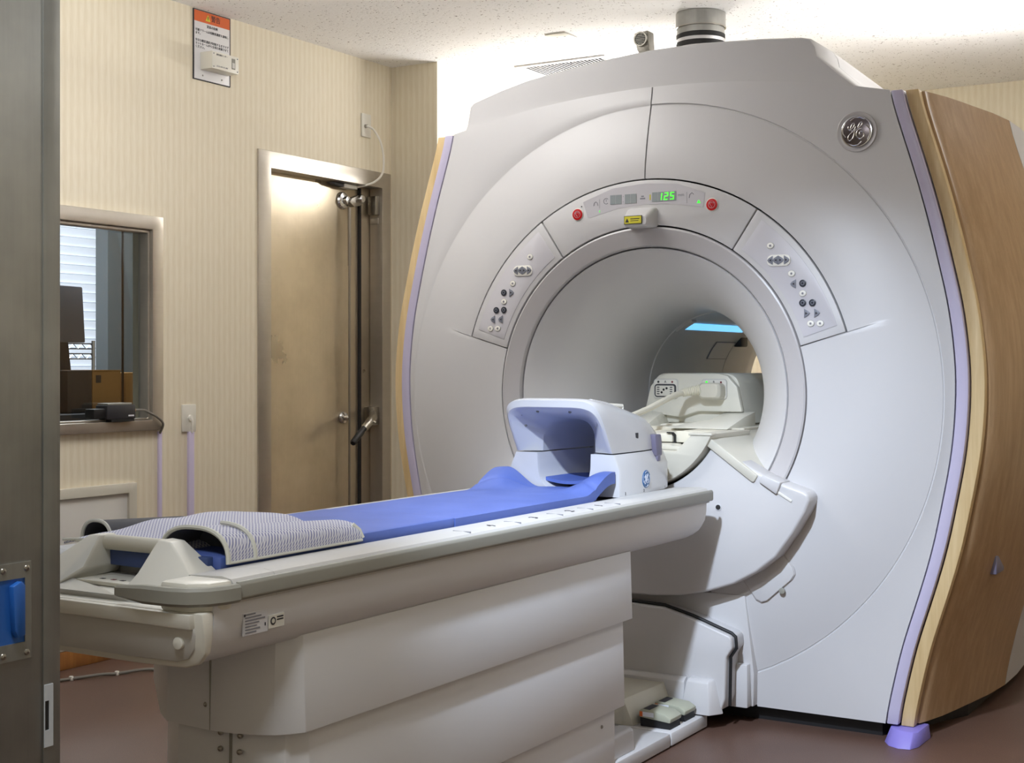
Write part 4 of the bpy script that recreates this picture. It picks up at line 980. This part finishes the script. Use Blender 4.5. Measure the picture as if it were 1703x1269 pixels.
# printed labels on the side skirt
def skirt_pt(y, z):  # x on the skirt at height z
    return 0.3222
lb = obj('rating_label', Box(0.3196, 0.3222, -2.342, -2.275, 0.673, 0.714), 'label_faint', tb_, label='white rating label')
MATS['label_white']
for i in range(7):
    z = 0.711-0.0055*i
    obj('label_print', Box(0.3226, 0.3229, -2.337, -2.337+(0.028, 0.044, 0.054, 0.038, 0.032, 0.040, 0.030)[i], z-0.0014, z+0.0012), 'grey_print', lb)
obj('label_mark', Box(0.3226, 0.3229, -2.3405, -2.336, 0.708, 0.7125), 'dark_print', lb)
obj('label_mark', Box(0.3226, 0.3229, -2.284, -2.281, 0.684, 0.690), 'dark_print', lb)
lb2 = obj('approval_label', Box(0.3196, 0.3221, -2.271, -2.228, 0.676, 0.700), 'foot_plastic', tb_, label='cream approval sticker')
obj('approval_seal', prism(B(), disc((-2.260, 0.689), 0.0075, 20), 'X', 0.3225, 0.3228), 'dark_print', lb2)
obj('seal_core', prism(B(), disc((-2.260, 0.689), 0.0045, 16), 'X', 0.3228, 0.3230), 'cream_plastic', lb2)
for z in (0.695, 0.690): obj('label_print', Box(0.3222, 0.3226, -2.249, -2.231, z-0.0015, z+0.0012), 'dark_print', lb2)

# ---------------------------------------------------------------- mattress, mesh wraps, head coil
def sst(a, b_, v):
    t_ = min(1, max(0, (v-a)/(b_-a))); return t_*t_*(3-2*t_)
def pad(y0, y1, top_fn, bot, hw, nx=24, ny=40):
    bm = B(); T = []; Bt = []
    for j in range(ny+1):
        y = y0+(y1-y0)*j/ny; T.append([]); Bt.append([])
        for i in range(nx+1):
            x = -hw+2*hw*i/nx; t_ = top_fn(x, y)
            e = 1-0.010*0
            T[-1].append(bm.verts.new((x, y, t_))); Bt[-1].append(bm.verts.new((x, y, bot+max(0, t_-0.803)*0.9)))
    for j in range(ny):
        for i in range(nx):
            bm.faces.new((T[j][i], T[j][i+1], T[j+1][i+1], T[j+1][i])); bm.faces.new((Bt[j][i], Bt[j+1][i], Bt[j+1][i+1], Bt[j][i+1]))
    for j in range(ny):
        bm.faces.new((T[j][0], T[j+1][0], Bt[j+1][0], Bt[j][0])); bm.faces.new((T[j][nx], Bt[j][nx], Bt[j+1][nx], T[j+1][nx]))
    for i in range(nx):
        bm.faces.new((T[0][i], Bt[0][i], Bt[0][i+1], T[0][i+1])); bm.faces.new((T[ny][i], T[ny][i+1], Bt[ny][i+1], Bt[ny][i]))
    bmesh.ops.recalc_face_normals(bm, faces=bm.faces[:])
    return bm
mt_ = thing('table_mattress', (0, -1.4, 0.776), 'blue padded mattress lying along the patient table', 'mattress')
obj('foot_cushion', pad(-2.27, -1.462, lambda x, y: 0.804-0.004*(x/0.2)**4, 0.774, 0.200), 'mattress_blue', mt_, bevel=0.004)
def topfn(x, y):
    wv = sst(-0.80, -0.625, y)*sst(0.055, 0.17, abs(x))
    yc = -0.735+0.10*(1-(max(abs(x), 0.05)-0.05)/0.15)
    cr = 0.004*math.exp(-((y-yc)/0.006)**2)*sst(0.045, 0.07, abs(x))
    return 0.802-0.004*(x/0.2)**4+0.056*wv-cr+0.0015*math.sin(30*x+9*y)*sst(-0.95, -0.7, y)
obj('body_cushion', pad(-1.458, -0.612, topfn, 0.774, 0.200, 64, 130), 'mattress_blue', mt_)
obj('end_cap', prism(B(), [(-0.18, -2.285), (0.0, -2.298), (0.18, -2.285), (0.18, -2.265), (-0.18, -2.265)], 'Z', 0.769, 0.800), 'navy_vinyl', mt_, bevel=0.003, label='navy foot end of the mattress')

# mesh wraps near the foot end
def dome(x0, x1, y0, y1, h, zb, front=0.05, nx=28, ny=24):
    bm = B(); V = []
    for j in range(ny+1):
        y = y0+(y1-y0)*j/ny; row = []
        for i in range(nx+1):
            u_ = i/nx; x = x0+(x1-x0)*u_
            s_ = (1-abs(2*u_-1)**3.0)**0.55
            f_ = 0.25+0.75*sst(y0, y0+0.22, y)
            row.append(bm.verts.new((x, y, zb+h*s_*f_+0.002*math.sin(40*y+20*x))))
        V.append(row)
    for j in range(ny):
        for i in range(nx): bm.faces.new((V[j][i], V[j][i+1], V[j+1][i+1], V[j+1][i]))
    bm.normal_update()
    return skirt(bm, (0, 0, -0.004))
w1 = thing('mesh_wrap', (-0.08, -2.1, 0.80), 'pale mesh body wrap folded flat across the mattress foot', 'wrap', 'mesh wraps')
del w1['group']
obj('wrap_cloth', dome(-0.245, 0.085, -2.262, -1.86, 0.034, 0.802), 'mesh_fabric', w1, ang=60)
obj('wrap_border', tube(B(), [(-0.245, -2.264, 0.806), (-0.12, -2.268, 0.812), (0.0, -2.268, 0.812), (0.07, -2.264, 0.806)], 0.0035, 6, sub=4), 'strap_edge', w1)
obj('wrap_under', Box(-0.20, 0.07, -2.272, -2.0, 0.8045, 0.8075), 'strap_edge', w1)
def sleeve(x0, x1, y0, y1, h0, h1, zb, n_=20, ny=18, thick=0.004, taper=0.0):
    rings_o = []; rings_i = []
    for j in range(ny+1):
        v_ = j/ny; y = y0+(y1-y0)*v_; h = h0+(h1-h0)*v_
        xa = x0+taper*v_; o_ = []; q_ = []
        for k in range(n_+1):
            a = PI-PI*k/n_; c = (xa+x1)/2; r = (x1-xa)/2
            cs = math.copysign(abs(math.cos(a))**0.8, math.cos(a)); sn = math.sin(a)**0.75 if math.sin(a) > 1e-6 else 0
            yy = y-0.02*(1-sn)*(1-v_)*0
            o_.append((c+r*cs, yy, zb+h*sn)); q_.append((c+(r-thick)*cs, yy, zb+(h-thick)*sn))
        rings_o.append(o_); rings_i.append(q_)
    return rings_o, rings_i
w2_ = thing('mesh_wrap', (0.1, -2.05, 0.785), 'rolled mesh wrap with an open dark end beside the table handle', 'wrap')
ro_, ri_ = sleeve(0.035, 0.213, -2.262, -1.845, 0.066, 0.042, 0.787, taper=0.05)
bm = B(); loft(bm, ro_, False); 
obj('wrap_cloth', bm, 'mesh_fabric', w2_, ang=60)
bm = B(); loft(bm, ri_, False)
obj('wrap_lining', bm, 'mesh_lining', w2_, ang=60)
bm = B(); bm.faces.new([bm.verts.new((p[0], p[1]-0.025*(1-abs(2*k/20-1)), p[2])) for k, p in enumerate(ri_[4])]); skirt(bm, (0, 0.01, 0))
obj('wrap_core', bm, 'mesh_lining', w2_, label='dark mesh filling')
bm = B(); loft(bm, [ro_[-1], [((0.085+0.213)/2+(p[0]-(0.085+0.213)/2)*0.6, -1.83, 0.787+(p[2]-0.787)*0.6) for p in ro_[-1]]], False, False, True)
obj('wrap_end', bm, 'mesh_fabric', w2_, ang=60)
obj('wrap_border', tube(B(), [(p[0], p[1]-0.001, p[2]) for p in ro_[0]], 0.0048, 6), 'strap_edge', w2_)
obj('wrap_border', tube(B(), [(p[0], p[1]+0.075, p[2]+0.0015) for p in [(a, b_, c) for a, b_, c in ro_[0]]][10:], 0.0045, 6), 'strap_edge', w2_)
obj('wrap_hem', tube(B(), [(0.214, -2.26, 0.789), (0.214, -2.0, 0.789), (0.214, -1.845, 0.789)], 0.003, 6), 'strap_edge', w2_)
obj('wrap_tip', tube(B(), [(0.195, -1.855, 0.822), (0.203, -1.843, 0.810), (0.209, -1.838, 0.792)], 0.006, 6), 'strap_edge', w2_)
w3 = thing('mesh_wrap', (-0.25, -2.1, 0.78), 'grey wrap roll on the far edge of the table foot', 'wrap')
ro_, ri_ = sleeve(-0.305, -0.215, -2.16, -1.9, 0.05, 0.035, 0.784)
obj('wrap_cloth', loft(B(), ro_, False), 'mesh_lining', w3, ang=60)
obj('wrap_border', tube(B(), [(p[0], p[1]-0.001, p[2]) for p in ro_[0]], 0.004, 6), 'strap_edge', w3)

# head coil
XH = 0.022
hc = thing('head_coil', (XH, -0.4, 0.776), 'white head coil cage with arched open front on the table', 'head coil')
Z0 = 0.9065
def arch(a, h, y, p=0.62, lean=0.0, n_=28, zb=Z0, xc=XH):
    pts = []
    for k in range(n_+1):
        t_ = PI*k/n_; c = math.cos(t_); s_ = math.sin(t_)
        sn = (s_**p if s_ > 1e-9 else 0)
        x = math.copysign(abs(c)**p, c)*a
        pts.append((xc+x, y-lean*sn, zb+h*sn))
    return pts
rings = [arch(0.070, 0.085, -0.26, 0.7), arch(0.088, 0.098, -0.50, 0.6), arch(0.090, 0.100, -0.57, 0.6), arch(0.150, 0.132, -0.600, 0.33, 0.092), arch(0.157, 0.138, -0.602, 0.33, 0.095),
         arch(0.163, 0.158, -0.602, 0.33, 0.095), arch(0.165, 0.163, -0.592, 0.34, 0.088), arch(0.166, 0.162, -0.57, 0.42, 0.055), arch(0.169, 0.150, -0.50, 0.58, 0.0), arch(0.168, 0.134, -0.40, 0.66), arch(0.158, 0.115, -0.30, 0.7), arch(0.135, 0.085, -0.225, 0.72), arch(0.085, 0.045, -0.185, 0.8), arch(0.02, 0.01, -0.18, 0.9)]
obj('upper_shell', loft(B(), rings, False), 'white_gloss', hc, ang=38)
for a_, b_, y_, z_ in ((-0.118, 0, -0.652, 1.020), (-0.055, 0, -0.664, 1.0295), (0.055, 0, -0.664, 1.0295), (0.118, 0, -0.652, 1.020), (-0.121, 0, -0.622, 0.985), (0.121, 0, -0.622, 0.985)):
    obj('coil_screw', lathe(B(), [(0.0005, -0.0045), (0.003, -0.004), (0.0048, -0.0015), (0.0048, 0.0015), (0.003, 0.004), (0.0005, 0.0045)], (XH+a_, y_, z_), 'Z', 10), 'bumper_grey', hc)
def ush(hw, zt, y, w2h, hole, hz, n_=14, shoulder=0.02):
    pts = [(-hw, 0.779), (hw, 0.779), (hw, zt-0.045), (hw-shoulder, zt), (hole, zt)]
    for k in range(1, n_):
        a = -PI*k/n_; pts.append((hole*math.copysign(abs(math.cos(a))**0.6, math.cos(a)), zt-hz*abs(math.sin(a))**0.6))
    pts += [(-hole, zt), (-hw+shoulder, zt), (-hw, zt-0.045)]
    return [(XH+x, y, z) for x, z in pts]
zt = Z0-0.0035
rings = [ush(0.186, zt, -0.603, 0, 0.092, 0.112), ush(0.190, zt, -0.596, 0, 0.089, 0.110), ush(0.190, zt, -0.42, 0, 0.085, 0.105), ush(0.172, zt, -0.26, 0, 0.07, 0.09), ush(0.150, zt, -0.19, 0, 0.05, 0.06)]
obj('lower_shell', loft(B(), rings, True, True, True), 'white_gloss', hc, ang=30, bevel=0.0)
obj('coil_liner', Box(XH-0.088, XH+0.088, -0.275, -0.265, 0.79, 1.0), 'foot_grey', hc, bevel=0.003)
obj('head_pad', pad(-0.58, -0.30, lambda x, y: 0.818+0.012*(x/0.08)**2, 0.795, 0.075, 12, 8), 'mattress_blue', hc)
for v_ in hc.children:
    if v_.name.startswith('head_pad'): v_.location.x += XH
obj('locking_peg', tube(B(), [(XH+0.0, -0.27, Z0+0.002), (XH+0.0, -0.305, Z0-0.008)], [0.009, 0.006], 10), 'button_white', hc)
obj('coil_latch', prism(B(), [(-0.335, 0.952), (-0.292, 0.952), (-0.285, 0.93), (-0.283, 0.885), (-0.322, 0.885), (-0.328, 0.91)], 'X', XH+0.150, XH+0.176), 'latch_violet', hc, bevel=0.004, label='grey violet latch')
obj('latch_tongue', Box(XH+0.160, XH+0.176, -0.318, -0.295, 0.868, 0.89), 'latch_violet', hc, bevel=0.003)
hf = [(XH+0.03, -0.42, 1.022), (XH+0.03, -0.42, 1.048), (XH+0.03, -0.30, 1.030), (XH+0.03, -0.30, 1.005)]
obj('coil_handle', tube(B(), [(0.035, -0.40, 1.02), (0.035, -0.40, 1.045), (0.06, -0.29, 1.038), (0.06, -0.29, 1.01)], 0.006, 8), 'foot_plastic', hc)
obj('coil_rib', tube(B(), [(0.036, -0.46, 1.052), (0.05, -0.38, 1.040), (0.06, -0.28, 1.014)], 0.012, 8), 'white_gloss', hc)
emblem(hc, (XH+0.1895, -0.430, 0.822), (0, 1, 0), (0, 0, 1), 0.027, 'emblem_blue', 'emblem_blue', 'label_white', 9)
obj('port_symbol', Box(XH+0.1655, XH+0.1675, -0.455, -0.437, 0.945, 0.962), 'dark_print', hc)
for i, (yy, n_) in enumerate(((-0.60, '3'), (-0.475, '2'), (-0.325, '1'))):
    text('coil_number', n_, 0.012, (XH+0.1905, yy+0.03, 0.788), (0, 1, 0), (0, 0, 1), 'dark_print', hc, 'CENTER')
# coil cable to socket B
obj('cable', tube(B(), [(0.012, -0.20, 0.978), (0.0, -0.12, 0.995), (-0.016, 0.05, 1.016), (-0.018, 0.20, 1.045), (-0.020, 0.30, 1.062), (-0.016, 0.36, 1.069)], 0.0105, 10, sub=5), 'cable_cream', hc)
rr = []; pp_ = []
for i in range(21):
    t_ = i/20; pp_.append((-0.020+0.055*t_, 0.345+0.035*t_, 1.067+0.012*t_)); rr.append(0.0135+0.005*t_+(0.003 if i % 2 else -0.002))
obj('strain_relief', tube(B(), pp_, rr, 12), 'cable_cream', hc)
bm = B(); loft(bm, [[(x, 0.368, z) for x, z in rrect(0.040, 0.105, 1.052, 1.100, 0.014)], [(x, 0.378, z) for x, z in rrect(0.030, 0.116, 1.046, 1.104, 0.016)], [(x, 0.419, z) for x, z in rrect(0.026, 0.117, 1.046, 1.102, 0.016)]], True, True, True)
obj('plug', bm, 'cream_plastic', hc, bevel=0.002)
# coiled cable behind the coil
pts = [(0.10+0.026*math.cos(2*PI*k/12)*(1+0.03*(k//12)), -0.115+0.012*(k//12)-0.01*math.cos(2*PI*k/12), 0.812+0.022*math.sin(2*PI*k/12)) for k in range(38)]
tag(obj('cable_coil', tube(B(), pts, 0.0062, 8, sub=2), 'cable_cream'), 'small coil of white cable behind the head coil', 'cable')

# ---------------------------------------------------------------- floor cable at the left
cf = thing('floor_cable', (-1.95, -0.6, 0), 'thin grey cable with white clips on the floor at left', 'cable')
pc = [(-2.05, -0.80, 0.006), (-2.008, -0.70, 0.007), (-1.955, -0.60, 0.010), (-1.93, -0.55, 0.007), (-1.885, -0.46, 0.010), (-1.84, -0.40, 0.007), (-1.74, -0.22, 0.007), (-1.6, 0.1, 0.007)]
obj('cord', tube(B(), pc, 0.006, 8, sub=6), 'cable_grey', cf)
for i in (1, 3, 5):
    x, y, z = pc[i]
    obj('clip', Box(x-0.007, x+0.007, y-0.006, y+0.006, 0, 0.017), 'button_white', cf, bevel=0.002)
